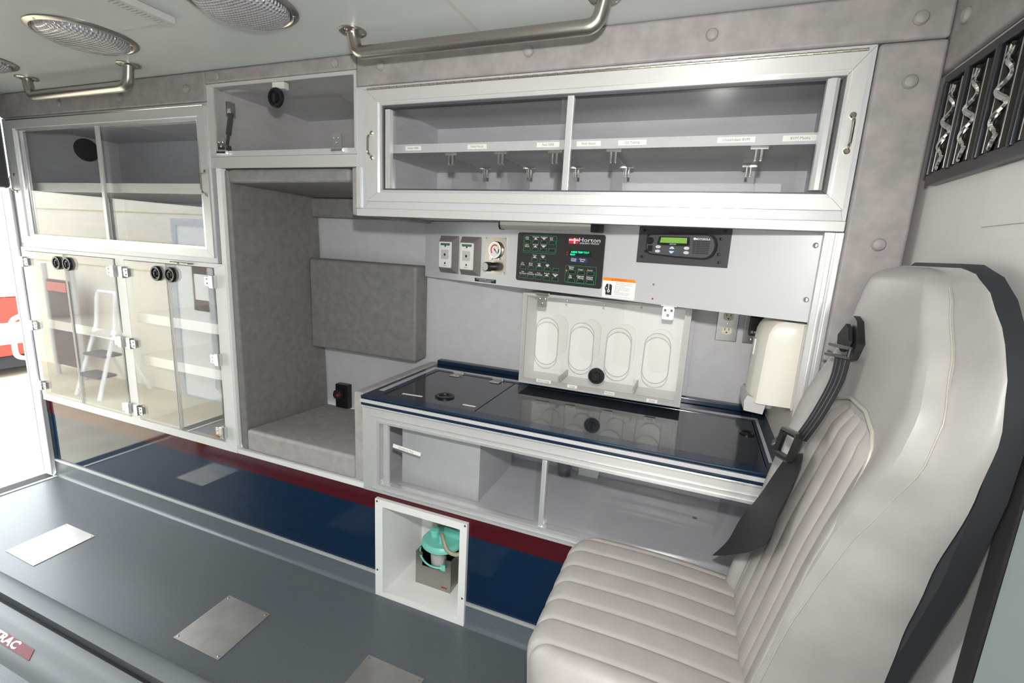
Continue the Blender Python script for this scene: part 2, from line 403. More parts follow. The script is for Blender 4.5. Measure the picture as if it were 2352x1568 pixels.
def round_latch(parent, x, z, r, y, m='black'):
    o_ = part('latch', MB().lathe([(r, 0), (r, 0.006), (r * 0.94, 0.010), (r * 0.72, 0.010), (r * 0.68, 0.005), (r * 0.5, 0.005), (r * 0.45, 0.009), (0.0005, 0.009)], (x, y, z), '-y', 28), m, parent)
    part('latch_grip', MB().box(x - r * 0.14, x + r * 0.14, y - 0.013, y - 0.008, z - r * 0.45, z + r * 0.3, 0.001), 'black_matte', o_)
    return o_

# ================================================================== LEFT GLASS CABINET (upper)
t = thing('glass_cabinet', 'upper left cabinet with two sliding glass panes in a white frame above the clear-door cabinet', 'cabinet', (-2.34, 0.2, 1.166))
part('carcass', MB().shell(-2.995, -1.715, 0.012, 0.46, 1.168, 1.728, 0.012), 'laminate_in', t)
part('face_frame', MB().frame(-2.999, -1.684, 1.167, 1.729, 0.045, 0.012, 0.020, 0.012, -0.006, 0.012), 'frame_panel', t)
d = part('door_frame', MB().frame(-2.954, -1.690, 1.187, 1.716, 0.052, 0.036, 0.030, 0.032, -0.016, 0.004), 'alu', t)
part('inner_bead', MB().frame(-2.902, -1.726, 1.217, 1.684, 0.014, 0.014, 0.010, 0.011, -0.010, 0.006), 'alu_bright', d)
part('hinge', MB().tube([(-2.95, -0.012, 1.7195), (-1.70, -0.012, 1.7195)], 0.0028, 8), 'nickel', d)
bow_handle(d, -2.936, 1.412, 1.488); bow_handle(d, -1.706, 1.412, 1.496)
g1 = part('glass_pane', MB().box(-2.888, -2.322, -0.001, 0.003, 1.226, 1.674), 'glass', t)
g2 = part('glass_pane', MB().box(-2.345, -1.738, 0.007, 0.011, 1.226, 1.674), 'glass', t)
part('pull_strip', MB().box(-2.888, -2.866, -0.008, 0.004, 1.226, 1.674, 0.002), 'alu_bright', g1)
part('edge_strip', MB().box(-2.338, -2.318, -0.006, 0.004, 1.226, 1.674, 0.002), 'alu', g1)
part('pull_strip', MB().box(-1.762, -1.740, 0.004, 0.016, 1.226, 1.674, 0.002), 'alu_bright', g2)
part('shelf', MB().box(-2.98, -1.73, 0.03, 0.44, 1.420, 1.460, 0.003), 'white_plastic', t)
part('vent_disc', MB().lathe([(0.055, 0), (0.055, 0.006), (0.045, 0.010), (0.0005, 0.010)], (-2.983, 0.30, 1.655), 'x', 28), 'black_matte', t, 'black round disc on the end wall of the cabinet')

# ================================================================== LEFT CLEAR-DOOR CABINET (lower)
t = thing('clear_door_cabinet', 'lower left cabinet with four clear hinged doors and white shelves beside the rear doorway', 'cabinet', (-2.33, 0.2, 0.413))
part('carcass', MB().shell(-2.995, -1.715, 0.012, 0.46, 0.414, 1.165, 0.012), 'laminate', t)
ff = MB().frame(-2.999, -1.645, 0.413, 1.166, 0.040, 0.058, 0.034, 0.016, -0.010, 0.012)
ff.box(-2.292, -2.236, -0.010, 0.012, 0.447, 1.150)
part('face_frame', ff, 'white_frame', t)
part('divider', MB().box(-2.270, -2.258, 0.014, 0.447, 0.427, 1.152), 'white_plastic', t)
for x0, x1, z0, z1 in ((-2.82, -2.272, 0.775, 0.820), (-2.256, -1.73, 0.880, 0.923), (-2.256, -1.73, 0.690, 0.733)):
    part('shelf', MB().box(x0 if x0 > -2.5 else -2.982, x1, 0.03, 0.44, z0, z1, 0.003), 'white_plastic', t)
for k, (x0, x1, hs, lx) in enumerate(((-2.956, -2.644, 1, -2.688), (-2.640, -2.297, -1, -2.610), (-2.231, -1.966, 1, -2.018), (-1.962, -1.706, -1, -1.936))):
    dr = part('door', MB().box(x0, x1, -0.016, -0.0105, 0.452, 1.148), 'acrylic', t)
    hxx = x0 - 0.004 if hs == 1 else x1 + 0.004
    for z in (1.098, 0.795, 0.494): hinge_v(dr, hxx, z, hs, -0.020)
    round_latch(dr, lx, 1.108, 0.030, -0.0165, 'black')
    part('door_edge', MB().box((x1 - 0.004) if hs == 1 else x0, x1 if hs == 1 else x0 + 0.004, -0.0168, -0.0100, 0.452, 1.148), 'grey_plastic', dr)
for x in (-1.905, -1.845):
    h = MB().tube(fillet([(x - 0.03, -0.010, 1.158), (x - 0.026, -0.024, 1.158), (x + 0.026, -0.024, 1.158), (x + 0.03, -0.010, 1.158)], 0.006), 0.003, 8)
    part('handle', h, 'nickel', t)

# ================================================================== SMALL CAMERA CABINET
t = thing('small_cabinet', 'small overhead cabinet with one clear flip-down door above the padded alcove', 'cabinet', (-1.355, 0.2, 1.545))
part('carcass', MB().shell(-1.675, -1.040, 0.012, 0.46, 1.546, 1.785, 0.010), 'laminate_in', t)
part('face_frame', MB().frame(-1.682, -1.036, 1.546, 1.785, 0.038, 0.010, 0.018, 0.012, -0.008, 0.012), 'alu', t)
part('bottom_rail', MB().box(-1.682, -1.036, -0.007, 0.03, 1.508, 1.5455, 0.001), 'alu', t)
dr = part('door', MB().box(-1.642, -1.044, -0.014, -0.0085, 1.563, 1.772), 'acrylic', t)
round_latch(dr, -1.349, 1.722, 0.031, -0.0142, 'black')
part('catch', MB().box(-1.372, -1.322, -0.012, 0.012, 1.750, 1.772, 0.003), 'white_plastic', t)
for x in (-1.612, -1.105):
    h = MB().box(x - 0.022, x + 0.022, -0.022, -0.008, 1.552, 1.566, 0.002)
    hh = part('hinge', h, 'chrome', dr)
    lf = MB().box(x - 0.018, x + 0.018, -0.018, -0.0142, 1.566, 1.606, 0.001)
    for dx, dz in ((-0.009, 0.026), (0.009, 0.026), (0.0, 0.012)): lf.lathe([(0.004, 0), (0.003, 0.002), (0.001, 0.003)], (x + dx, -0.018, 1.568 + dz), '-y', 10)
    part('hinge_leaf', lf, 'chrome', hh)
s_ = part('lid_support', MB().tube([(-1.615, 0.006, 1.580), (-1.616, 0.016, 1.625)], 0.005, 10).tube([(-1.616, 0.016, 1.625), (-1.618, 0.034, 1.705)], 0.009, 12), 'black', t, 'black spring lid support')
part('bracket', MB().box(-1.640, -1.628, 0.03, 0.06, 1.69, 1.74, 0.002).box(-1.626, -1.604, -0.002, 0.016, 1.568, 1.586, 0.002).box(-1.629, -1.607, 0.024, 0.044, 1.698, 1.714, 0.003), 'chrome', s_)

# ================================================================== PADDED ALCOVE
t = thing('padded_alcove', 'grey vinyl padded alcove between the clear-door cabinet and the counter', 'alcove', (-1.34, 0.25, 0.413))
fr = MB().box(-1.660, -1.636, -0.008, 0.012, 0.447, 1.507).box(-1.644, -1.0235, -0.008, 0.03, 0.413, 0.432)
part('face_frame', fr, 'white_frame', t)
part('side_pad', MB().hexa([(-1.634, 0.0, 0.433), (-1.596, 0.0, 0.433), (-1.655, 0.515, 0.433), (-1.71, 0.515, 0.433), (-1.634, 0.0, 1.505), (-1.612, 0.0, 1.505), (-1.690, 0.515, 1.505), (-1.71, 0.515, 1.505)], 0.010, 3), 'vinyl_shaded', t)
part('top_pad', MB().hexa([(-1.612, 0.0, 1.458), (-1.075, 0.0, 1.462), (-1.062, 0.512, 1.462), (-1.69, 0.512, 1.458), (-1.612, 0.0, 1.506), (-1.075, 0.0, 1.506), (-1.062, 0.512, 1.506), (-1.69, 0.512, 1.506)], 0.012, 3), 'vinyl_shaded', t)
part('shelf_pad', MB().hexa([(-1.592, -0.006, 0.434), (-1.068, -0.006, 0.434), (-1.068, 0.512, 0.434), (-1.66, 0.512, 0.434), (-1.592, -0.006, 0.525), (-1.068, -0.006, 0.525), (-1.068, 0.512, 0.468), (-1.66, 0.512, 0.468)], 0.014, 3), 'vinyl_lit', t)
part('partition_pad', MB().box(-1.066, -1.026, -0.004, 0.512, 0.434, 0.768, 0.008, 3), 'vinyl_lit', t)
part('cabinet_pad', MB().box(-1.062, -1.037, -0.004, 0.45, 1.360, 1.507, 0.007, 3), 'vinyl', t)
part('back_strip_pad', MB().box(-1.70, -1.063, 0.472, 0.516, 1.372, 1.457, 0.008, 3), 'vinyl_shaded', t)
part('back_cushion', MB().box(-1.662, -1.091, 0.42, 0.517, 0.775, 1.187, 0.012, 3), 'vinyl_shaded', t)
o = thing('power_socket', 'small black power socket with a red light low on the alcove wall', 'socket', (-1.55, 0.5, 0.47))
part('body', MB().box(-1.585, -1.512, 0.485, 0.519, 0.466, 0.588, 0.004), 'black', o)
part('knob', MB().lathe([(0.024, 0), (0.024, 0.018), (0.019, 0.024), (0.0005, 0.024)], (-1.560, 0.486, 0.54), '-y', 20), 'black_matte', o)
part('indicator_light', MB().lathe([(0.008, 0), (0.006, 0.003), (0.0005, 0.004)], (-1.552, 0.462, 0.54), '-y', 12), 'red_mark', o)

# ================================================================== LONG OVERHEAD CABINET
t = thing('overhead_cabinet', 'long overhead cabinet with sliding glass panes and a labelled shelf above the control console', 'cabinet', (-0.375, 0.2, 1.358))
part('carcass', MB().shell(-1.035, 0.283, 0.012, 0.47, 1.374, 1.737, 0.014), 'laminate_in', t)
of = MB().frame(-1.036, 0.287, 1.358, 1.737, 0.042, 0.012, 0.046, 0.014, -0.006, 0.012)
part('face_frame', of, 'frame_panel', t)
part('bottom_rail', MB().box(-1.036, 0.287, -0.014, 0.02, 1.358, 1.382, 0.003), 'alu', t)
part('side_rail', MB().box(-1.036, -1.020, -0.014, 0.004, 1.382, 1.507, 0.002), 'alu', t)
d = part('door_frame', MB().frame(-0.994, 0.275, 1.404, 1.722, 0.042, 0.026, 0.026, 0.032, -0.018, 0.004), 'alu', t)
part('inner_bead', MB().frame(-0.952, 0.249, 1.430, 1.690, 0.008, 0.008, 0.008, 0.010, -0.012, 0.006), 'alu_bright', d)
part('track', MB().frame(-0.944, 0.241, 1.438, 1.680, 0.006, 0.006, 0.005, 0.006, -0.004, 0.020), 'radio_body', d)
hg = MB()
x = -0.990
k = 0
while x < 0.268:
    hg.tube([(x, -0.016, 1.7255), (min(x + 0.0128, 0.27), -0.016, 1.7255)], 0.0036 if k % 2 else 0.0030, 8); x += 0.0135; k += 1
part('piano_hinge', hg, 'nickel', d)
bow_handle(d, -0.972, 1.531, 1.602, -0.018); bow_handle(d, 0.262, 1.526, 1.598, -0.018)
g1 = part('glass_pane', MB().box(-0.940, -0.355, 0.010, 0.014, 1.442, 1.676), 'glass', t)
g2 = part('glass_pane', MB().box(-0.385, 0.238, 0.001, 0.005, 1.442, 1.676), 'glass', t)
part('pull_strip', MB().box(-0.936, -0.918, -0.002, 0.016, 1.443, 1.672, 0.002), 'alu_bright', g1)
part('edge_strip', MB().box(-0.370, -0.352, -0.005, 0.008, 1.442, 1.677, 0.002), 'alu_bright', g2)
pl = MB().prism([(0.205, -0.004), (0.206, -0.014), (0.213, -0.019), (0.222, -0.019), (0.229, -0.014), (0.230, -0.004)], 'z', 1.446, 1.674)
part('pull_strip', pl, 'alu_bright', g2)
sh = part('shelf', MB().box(-1.02, 0.268, 0.06, 0.455, 1.560, 1.566).box(-1.02, 0.268, 0.050, 0.060, 1.556, 1.582, 0.001), 'laminate', t)
for i, (x, wd, s) in enumerate(((-0.869, 0.056, 'Adult NRB'), (-0.650, 0.062, 'Adult Nasal'), (-0.432, 0.066, 'Pedi NRB'), (-0.318, 0.066, 'Pedi Nasal'), (-0.203, 0.072, 'O2 Tubing'), (0.044, 0.084, 'Child/Infant BVM'), (0.180, 0.072, 'BVM Masks'))):
    lb = part('shelf_label', MB().box(x - wd / 2, x + wd / 2, 0.0485, 0.0498, 1.563, 1.576), 'label_white', sh)
    part('lettering', put_text(MB(), s, 0.0088, x, 0.0482, 1.5695), 'print_grey', sh)
for xf in (-0.742, -0.578, -0.414, -0.251, 0.099):
    dv = part('shelf_divider', MB().box(xf - 0.0015, xf + 0.0015, 0.07, 0.32, 1.392, 1.548), 'clear_plastic', t)
    for y in (0.058, 0.31):
        c = MB().box(xf - 0.020, xf + 0.020, y, y + 0.003, 1.549, 1.556, 0.001)
        for dx in (-0.006, 0.006): c.box(xf + dx - 0.003, xf + dx + 0.003, y, y + 0.014, 1.522, 1.550, 0.001)
        part('divider_clip', c, 'chrome', dv)

# ================================================================== COUNTERTOP
t = thing('countertop', 'long navy blue speckled countertop with pale inlay stripes and clear-edged lids', 'countertop', (-0.375, 0.25, 0.731))
part('slab', MB().box(-1.024, 0.272, -0.020, 0.518, 0.731, 0.757, 0.004), 'counter_blue', t)
rim = MB().box(-1.024, -0.962, -0.020, 0.518, 0.757, 0.7655, 0.003).box(0.222, 0.272, -0.020, 0.518, 0.757, 0.7655, 0.003).box(-0.962, 0.222, -0.020, 0.030, 0.757, 0.7655, 0.003).box(-0.962, 0.222, 0.395, 0.518, 0.757, 0.7655, 0.003)
part('rim', rim, 'counter_blue', t)
part('back_lip', MB().box(-1.020, 0.268, 0.485, 0.519, 0.7655, 0.785, 0.004), 'counter_blue', t)
part('edge_stripe', MB().box(-1.0245, 0.2725, -0.0208, -0.018, 0.7415, 0.7535, 0.0005), 'counter_white', t)
part('inlay_stripe', MB().box(-1.004, -0.984, 0.055, 0.435, 0.7650, 0.7662), 'counter_white', t)
part('inlay_stripe', MB().box(-0.984, 0.240, 0.415, 0.435, 0.7650, 0.7662), 'counter_white', t)
part('inlay_stripe', MB().box(0.231, 0.240, 0.06, 0.415, 0.7650, 0.7662), 'counter_white', t)
ld = part('lid', MB().box(-0.960, -0.619, 0.032, 0.393, 0.757, 0.7635, 0.0015), 'counter_lid', t)
for x in (-0.866, -0.690):
    h = MB().box(x - 0.024, x + 0.024, 0.388, 0.404, 0.763, 0.774, 0.003).box(x - 0.02, x + 0.02, 0.352, 0.390, 0.7635, 0.767, 0.001)
    h.lathe([(0.004, 0), (0.003, 0.002)], (x - 0.01, 0.366, 0.767), 'z', 8).lathe([(0.004, 0), (0.003, 0.002)], (x + 0.01, 0.366, 0.767), 'z', 8)
    part('hinge', h, 'chrome', ld)
part('finger_ring', MB().lathe([(0.034, 0), (0.034, 0.004), (0.030, 0.006), (0.022, 0.005), (0.020, 0.001), (0.0005, 0.001)], (-0.771, 0.113, 0.7635), 'z', 28), 'black', ld)
part('tape_label', MB().hexa([(-0.915, 0.064, 0.7636), (-0.838, 0.070, 0.7636), (-0.838, 0.080, 0.7636), (-0.915, 0.074, 0.7636), (-0.915, 0.064, 0.7642), (-0.838, 0.070, 0.7642), (-0.838, 0.080, 0.7642), (-0.915, 0.074, 0.7642)]), 'label_white', ld)
part('tape_label', MB().box(-0.680, -0.634, 0.068, 0.078, 0.7636, 0.7642), 'label_white', ld)
ld = part('lid', MB().box(-0.616, 0.220, 0.032, 0.393, 0.757, 0.7635, 0.0015), 'counter_lid', t)
part('finger_ring', MB().lathe([(0.022, 0), (0.022, 0.004), (0.018, 0.005), (0.012, 0.001), (0.0005, 0.001)], (0.196, 0.27, 0.7635), 'z', 24), 'black', ld)

# right side wall of the counter recess + frame post
t = thing('side_panel', 'cream panel closing the right end of the counter recess', 'panel', (0.28, 0.26, 0.766))
part('panel', MB().box(0.272, 0.288, 0.012, 0.518, 0.766, 1.357), 'cream_wall', t)
part('corner_post', MB().box(0.252, 0.288, -0.006, 0.012, 0.766, 1.357, 0.001), 'alu', t)
part('post_bead', MB().box(0.262, 0.272, -0.012, -0.006, 0.766, 1.357, 0.002).box(0.276, 0.288, -0.014, -0.006, 0.766, 1.357, 0.002), 'alu_bright', t)

# ================================================================== LOWER CABINET
t = thing('counter_cabinet', 'low cabinet with sliding clear panes under the blue countertop', 'cabinet', (-0.37, 0.25, 0.413))
part('carcass', MB().shell(-1.022, 0.288, 0.014, 0.47, 0.414, 0.730, 0.014), 'laminate_in', t)
part('face_frame', MB().frame(-1.023, 0.288, 0.413, 0.7305, 0.064, 0.026, 0.034, 0.052, -0.010, 0.014), 'alu', t)
part('inner_bead', MB().frame(-0.962, 0.266, 0.444, 0.682, 0.010, 0.010, 0.008, 0.008, -0.014, 0.010), 'alu_bright', t)
part('rail_bead', MB().box(-1.022, 0.287, -0.016, -0.010, 0.7225, 0.7300, 0.002).box(-0.99, 0.287, -0.014, -0.010, 0.694, 0.699, 0.001).box(-0.99, 0.287, -0.013, -0.010, 0.424, 0.430, 0.001), 'alu_bright', t)
g1 = part('glass_pane', MB().box(-0.952, -0.350, 0.002, 0.005, 0.450, 0.676), 'glass', t)
g2 = part('glass_pane', MB().box(-0.390, 0.258, 0.010, 0.013, 0.450, 0.676), 'glass', t)
part('pull_strip', MB().box(-0.942, -0.922, -0.008, 0.008, 0.452, 0.672, 0.003), 'alu', g1)
part('pull_strip', MB().box(-0.369, -0.353, -0.010, 0.008, 0.450, 0.670, 0.003), 'alu_bright', g1)
tp = MB().hexa([(-0.906, -0.0005, 0.592), (-0.796, -0.0005, 0.582), (-0.796, 0.001, 0.582), (-0.906, 0.001, 0.592), (-0.904, -0.0005, 0.605), (-0.794, -0.0005, 0.595), (-0.794, 0.001, 0.595), (-0.904, 0.001, 0.605)])
lb = part('tape_label', tp, 'label_white', g1)
part('lettering', put_text(MB(), 'Emergency Tray', 0.009, -0.852, -0.001, 0.5935, 1.0, -0.09), 'print_grey', lb)
part('screw', MB().lathe([(0.008, 0), (0.008, 0.003), (0.004, 0.005), (0.0005, 0.005)], (0.085, 0.300, 0.428), 'z', 12), 'chrome', t)
o = thing('storage_box', 'plain pale grey box behind the sliding pane under the countertop', 'box', (-0.76, 0.22, 0.4285))
part('body', MB().box(-0.915, -0.607, 0.068, 0.377, 0.4285, 0.665, 0.003), 'laminate', o)
part('lid_seam', MB().box(-0.860, -0.857, 0.0672, 0.0682, 0.60, 0.64), 'grey_plastic', o)
o = thing('clear_cup', 'small clear plastic cup at the back of the low cabinet', 'cup', (-0.40, 0.40, 0.4285))
part('body', MB().lathe([(0.026, 0), (0.034, 0.085), (0.036, 0.088), (0.032, 0.086), (0.024, 0.004), (0.0005, 0.003)], (-0.395, 0.40, 0.4285), 'z', 20), 'clear_plastic', o)
part('rim', MB().lathe([(0.0345, 0), (0.0375, 0.001), (0.0375, 0.004), (0.0345, 0.005)], (-0.395, 0.40, 0.514), 'z', 20), 'clear_plastic', o)
solo('paper_card', MB().hexa([(-0.345, 0.425, 0.4285), (-0.270, 0.425, 0.4285), (-0.270, 0.427, 0.4285), (-0.345, 0.427, 0.4285), (-0.345, 0.448, 0.54), (-0.255, 0.448, 0.54), (-0.255, 0.450, 0.54), (-0.345, 0.450, 0.54)]), 'label_white', 'white card leaning at the back of the low cabinet', 'card')

# ================================================================== SUCTION RECESS
t = thing('suction_recess', 'white square recess box set into the blue kick panel at floor level', 'recess box', (-0.79, 0.12, 0.001))
part('frame', MB().frame(-0.972, -0.607, 0.001, 0.389, 0.032, 0.026, 0.016, 0.026, -0.012, 0.002, 0.0), 'white_box', t)
part('liner', MB().shell(-0.950, -0.622, 0.002, 0.262, 0.004, 0.378, 0.010), 'white_box', t)
for x, z in ((-0.964, 0.380), (-0.615, 0.381), (-0.963, 0.106), (-0.616, 0.108)):
    part('screw', MB().lathe([(0.004, 0), (0.003, 0.0015), (0.0005, 0.002)], (x, -0.012, z), '-y', 10), 'radio_body', t)
t = thing('suction_unit', 'suction canister with turquoise lid in a steel bracket inside the white recess', 'suction unit', (-0.785, 0.15, 0.0142))
br = MB().box(-0.866, -0.716, 0.092, 0.095, 0.0142, 0.095).box(-0.866, -0.838, 0.092, 0.095, 0.095, 0.148).box(-0.742, -0.716, 0.092, 0.095, 0.095, 0.148)
br.box(-0.866, -0.863, 0.095, 0.215, 0.0142, 0.148).box(-0.719, -0.716, 0.095, 0.215, 0.0142, 0.148).box(-0.866, -0.716, 0.212, 0.215, 0.0142, 0.205)
part('bracket', br, 'steel', t)
part('base', MB().box(-0.862, -0.720, 0.097, 0.210, 0.0145, 0.030, 0.003), 'black_matte', t)
part('canister', MB().lathe([(0.0005, 0), (0.048, 0), (0.052, 0.008), (0.0585, 0.135), (0.0565, 0.135), (0.050, 0.010), (0.0005, 0.004)], (-0.790, 0.155, 0.031), 'z', 32), 'clear_plastic', t)
part('inner_cup', MB().lathe([(0.0005, 0), (0.028, 0), (0.032, 0.085), (0.030, 0.085), (0.0005, 0.01)], (-0.80, 0.150, 0.05), 'z', 20), 'white_plastic', t)
ld = part('lid', MB().lathe([(0.0005, 0.0), (0.076, 0.0), (0.079, 0.003), (0.079, 0.012), (0.072, 0.018), (0.070, 0.0225), (0.0005, 0.026)], (-0.788, 0.155, 0.166), 'z', 36), 'teal', t)
pt = MB().lathe([(0.016, 0), (0.016, 0.018), (0.018, 0.019), (0.018, 0.030), (0.0005, 0.031)], (-0.820, 0.150, 0.188), 'z', 18)
pt.lathe([(0.013, 0), (0.012, 0.030), (0.009, 0.032), (0.0005, 0.032)], (-0.775, 0.125, 0.188), 'z', 18).lathe([(0.010, 0), (0.009, 0.034), (0.0005, 0.034)], (-0.735, 0.18, 0.186), 'z', 14)
pt.box(-0.79, -0.70, 0.165, 0.175, 0.188, 0.222, 0.002)
part('port', pt, 'teal', ld)
tb = [Vector((-0.775, 0.125, 0.215)), Vector((-0.770, 0.115, 0.232)), Vector((-0.755, 0.10, 0.222)), Vector((-0.735, 0.088, 0.192)), Vector((-0.705, 0.090, 0.180)), Vector((-0.678, 0.10, 0.186)), Vector((-0.655, 0.125, 0.21))]
part('tube', MB().tube(fillet(tb, 0.03, 4), 0.0075, 12), 'tube_beige', ld)
a0 = [(-0.788 + 0.084 * math.cos(a), 0.155 + 0.084 * math.sin(a), 0.160 - 0.042 * max(0.0, math.sin((a - PI * 0.95) / (PI * 0.72) * PI / 2)) ) for a in [PI * 0.95 + PI * 0.72 * k / 16 for k in range(17)]]
tt = MB().tube(a0, 0.0035, 8)
e = a0[-1]; tt.box(e[0] - 0.010, e[0] + 0.010, e[1] - 0.004, e[1] + 0.004, e[2] - 0.010, e[2] + 0.012, 0.002)
part('tether', tt, 'teal', ld)
part('maker_mark', put_text(MB(), 'sscor', 0.012, -0.742, 0.0915, 0.030, 1.0, 0.0, 0.0004), 'red_mark', t)

# ================================================================== CONSOLE
AX, AY = -1.085, 0.48; ANG = math.radians(-17.5215); LEN = 1.418
def Lc(s, d=0.0, z=0.0):
    c, n = math.cos(ANG), math.sin(ANG); return (AX + s * c - d * n, AY + s * n + d * c, z)
t = thing('control_console', 'angled pale grey console panel carrying switches and radio below the overhead cabinet', 'console', (-0.4, 0.35, 1.144))
c0 = Lc(0); c1 = Lc(LEN)
part('panel', MB().prism([(c0[0], c0[1]), (c1[0], c1[1]), (c1[0], YB - 0.002), (c0[0], YB - 0.002)], 'z', 1.144, 1.3715), 'frame_panel', t)
def on_console(name, label, cat, s, z, group=None):
    return thing(name, label, cat, Lc(s, 0, z), ANG, group)
for s, z, m, r in ((1.400, 1.329, 'chrome', 0.0065), (1.400, 1.199, 'chrome', 0.0065), (1.012, 1.201, 'chrome', 0.0038), (1.013, 1.159, 'red_mark', 0.0028), (0.012, 1.15, 'chrome', 0.002)):
    p = Lc(s, 0, z); q = thing('screw_tmp', 'x', 'x', p, ANG)
    o = part('screw', MB().lathe([(r, 0), (r, 0.001), (r * 0.7, 0.003), (0.0005, 0.0034)], (0, 0, 0), '-y', 14), m, q, local=True)
    o.parent = t; o.matrix_basis = MW[t.name].inverted() @ MW[q.name]; MW.pop(q.name); bpy.data.objects.remove(q)
# oxygen outlets
for k, s in enumerate((0.149, 0.269)):
    o = on_console('oxygen_outlet', ('white oxygen wall outlet in a grey bezel, nearest the padded alcove', 'white oxygen wall outlet in a grey bezel, next to the vacuum gauge')[k], 'outlet', s, 1.169, 'oxygen outlets on the console')
    W, H = 0.100, 0.147
    bz = MB(); ou = [(-W / 2, 0), (W / 2, 0), (W / 2, H), (-W / 2, H)]; inn = [(-W / 2 + 0.004, 0.018), (W / 2 - 0.022, 0.018), (W / 2 - 0.022, H - 0.020), (-W / 2 + 0.004, H - 0.020)]
    vv = [(u, 0, v) for u, v in ou] + [(u, -0.003, v) for u, v in ou] + [(u, -0.016, v) for u, v in inn]
    bz.add(vv, [(0, 1, 5, 4), (1, 2, 6, 5), (2, 3, 7, 6), (3, 0, 4, 7), (4, 5, 9, 8), (5, 6, 10, 9), (6, 7, 11, 10), (7, 4, 8, 11), (8, 9, 10, 11), (3, 2, 1, 0)])
    part('bezel', bz, 'bezel_grey', o, local=True)
    x0, x1 = -W / 2 + 0.006, W / 2 - 0.024; cx = (x0 + x1) / 2
    fp = part('face_plate', MB().prism(rrect(x0, x1, 0.022, H - 0.024, 0.005), 'y', -0.016, -0.0185), 'label_white', o, local=True)
    part('green_label', MB().box(cx - 0.026, cx + 0.026, -0.0192, -0.0185, H - 0.038, H - 0.029), 'green_label', fp, local=True)
    part('lettering', put_text(put_text(MB(), 'OXYGEN', 0.0085, cx, -0.0195, H - 0.0335), 'Amico', 0.008, cx, -0.0190, 0.030), 'print_grey', fp, local=True)
    part('key_plate', MB().prism(rrect(cx - 0.021, cx + 0.021, 0.055, 0.092, 0.004), 'y', -0.0185, -0.0205), 'bulk_white', fp, local=True)
    hole = MB().lathe([(0.0055, 0), (0.0045, 0.0006), (0.0005, 0.0006)], (cx, -0.0205, 0.073), '-y', 14)
    for z in (0.107, 0.039): hole.lathe([(0.0042, 0), (0.003, 0.0006), (0.0005, 0.0006)], (cx, -0.0185, z), '-y', 12)
    part('socket_hole', hole, 'print_black', fp, local=True)
# vacuum regulator
o = on_console('vacuum_regulator', 'steel plate with round vacuum gauge and black knob beside the switch panel', 'gauge', 0.3935, 1.184)
part('plate', MB().box(-0.0515, 0.0515, -0.0025, 0, 0, 0.134), 'steel', o, local=True)
for x in (-0.046, 0.046):
    for z in (0.006, 0.128): part('screw', MB().lathe([(0.004, 0), (0.003, 0.001), (0.0005, 0.0015)], (x, -0.0025, z), '-y', 10), 'chrome', o, local=True)
gz = 0.088; gx = 0.004
g = part('gauge_body', MB().lathe([(0.031, 0), (0.031, 0.006), (0.029, 0.010), (0.0275, 0.010), (0.0275, 0.008), (0.0005, 0.008)], (gx, -0.0025, gz), '-y', 32), 'chrome', o, local=True)
part('dial', MB().lathe([(0.0272, 0), (0.0272, 0.0005), (0.0005, 0.0005)], (gx, -0.0106, gz), '-y', 32), 'label_white', g, local=True)
def arc(mb, a0, a1, r0, r1, y):
    n = 12; P = [(gx + r1 * math.cos(a0 + (a1 - a0) * k / n), gz + r1 * math.sin(a0 + (a1 - a0) * k / n)) for k in range(n + 1)] + [(gx + r0 * math.cos(a1 + (a0 - a1) * k / n), gz + r0 * math.sin(a1 + (a0 - a1) * k / n)) for k in range(n + 1)]
    return mb.prism(P, 'y', y, y - 0.0003)
part('dial_arc', arc(MB(), math.radians(220), math.radians(60), 0.016, 0.0205, -0.0112), 'red_print', g, local=True)
part('dial_arc', arc(MB(), math.radians(60), math.radians(10), 0.016, 0.0205, -0.0112), 'yellow_print', g, local=True)
part('dial_arc', arc(MB(), math.radians(10), math.radians(-35), 0.016, 0.0205, -0.0112), 'print_black', g, local=True)
nd = MB().extr([(gx - 0.006, -0.0118, gz + 0.004), (gx + 0.013, -0.0118, gz - 0.0145), (gx + 0.014, -0.0118, gz - 0.0135), (gx - 0.003, -0.0118, gz + 0.007)], (0, -0.0003, 0)).lathe([(0.003, 0), (0.0005, 0.001)], (gx, -0.0116, gz), '-y', 12)
part('needle', nd, 'print_black', g, local=True)
kb = part('knob', MB().lathe([(0.015, 0), (0.015, 0.012), (0.0175, 0.014), (0.0175, 0.036), (0.0165, 0.040), (0.0005, 0.041)], (-0.012, -0.0025, 0.026), '-y', 24), 'black', o, local=True)
part('knob_cap', MB().lathe([(0.0145, 0), (0.014, 0.0015), (0.0005, 0.0018)], (-0.012, -0.0432, 0.026), '-y', 24), 'grey_plastic', kb, local=True)
part('port', MB().lathe([(0.006, 0), (0.006, 0.004), (0.004, 0.004), (0.0035, 0.001), (0.0005, 0.001)], (-0.020, -0.0025, 0.058), '-y', 14).lathe([(0.004, 0), (0.003, 0.004), (0.0005, 0.004)], (0.020, -0.0025, 0.056), '-y', 12), 'chrome', o, local=True)
part('red_tick', MB().box(-0.050, -0.042, -0.003, -0.0025, 0.024, 0.029), 'red_print', o, local=True)
# small black notice
o = on_console('notice_label', 'small black label with white lettering under the steel gauge plate', 'label', 0.346, 1.1485)
part('plate', MB().box(-0.054, 0.054, -0.0012, 0, 0, 0.0135), 'print_black', o, local=True)
part('lettering', put_text(put_text(MB(), 'OXYGEN EQUIPPED SMOKING IS', 0.0062, 0, -0.0016, 0.0095), 'STRICTLY PROHIBITED', 0.0062, 0, -0.0016, 0.0037), 'print_white', o, local=True)
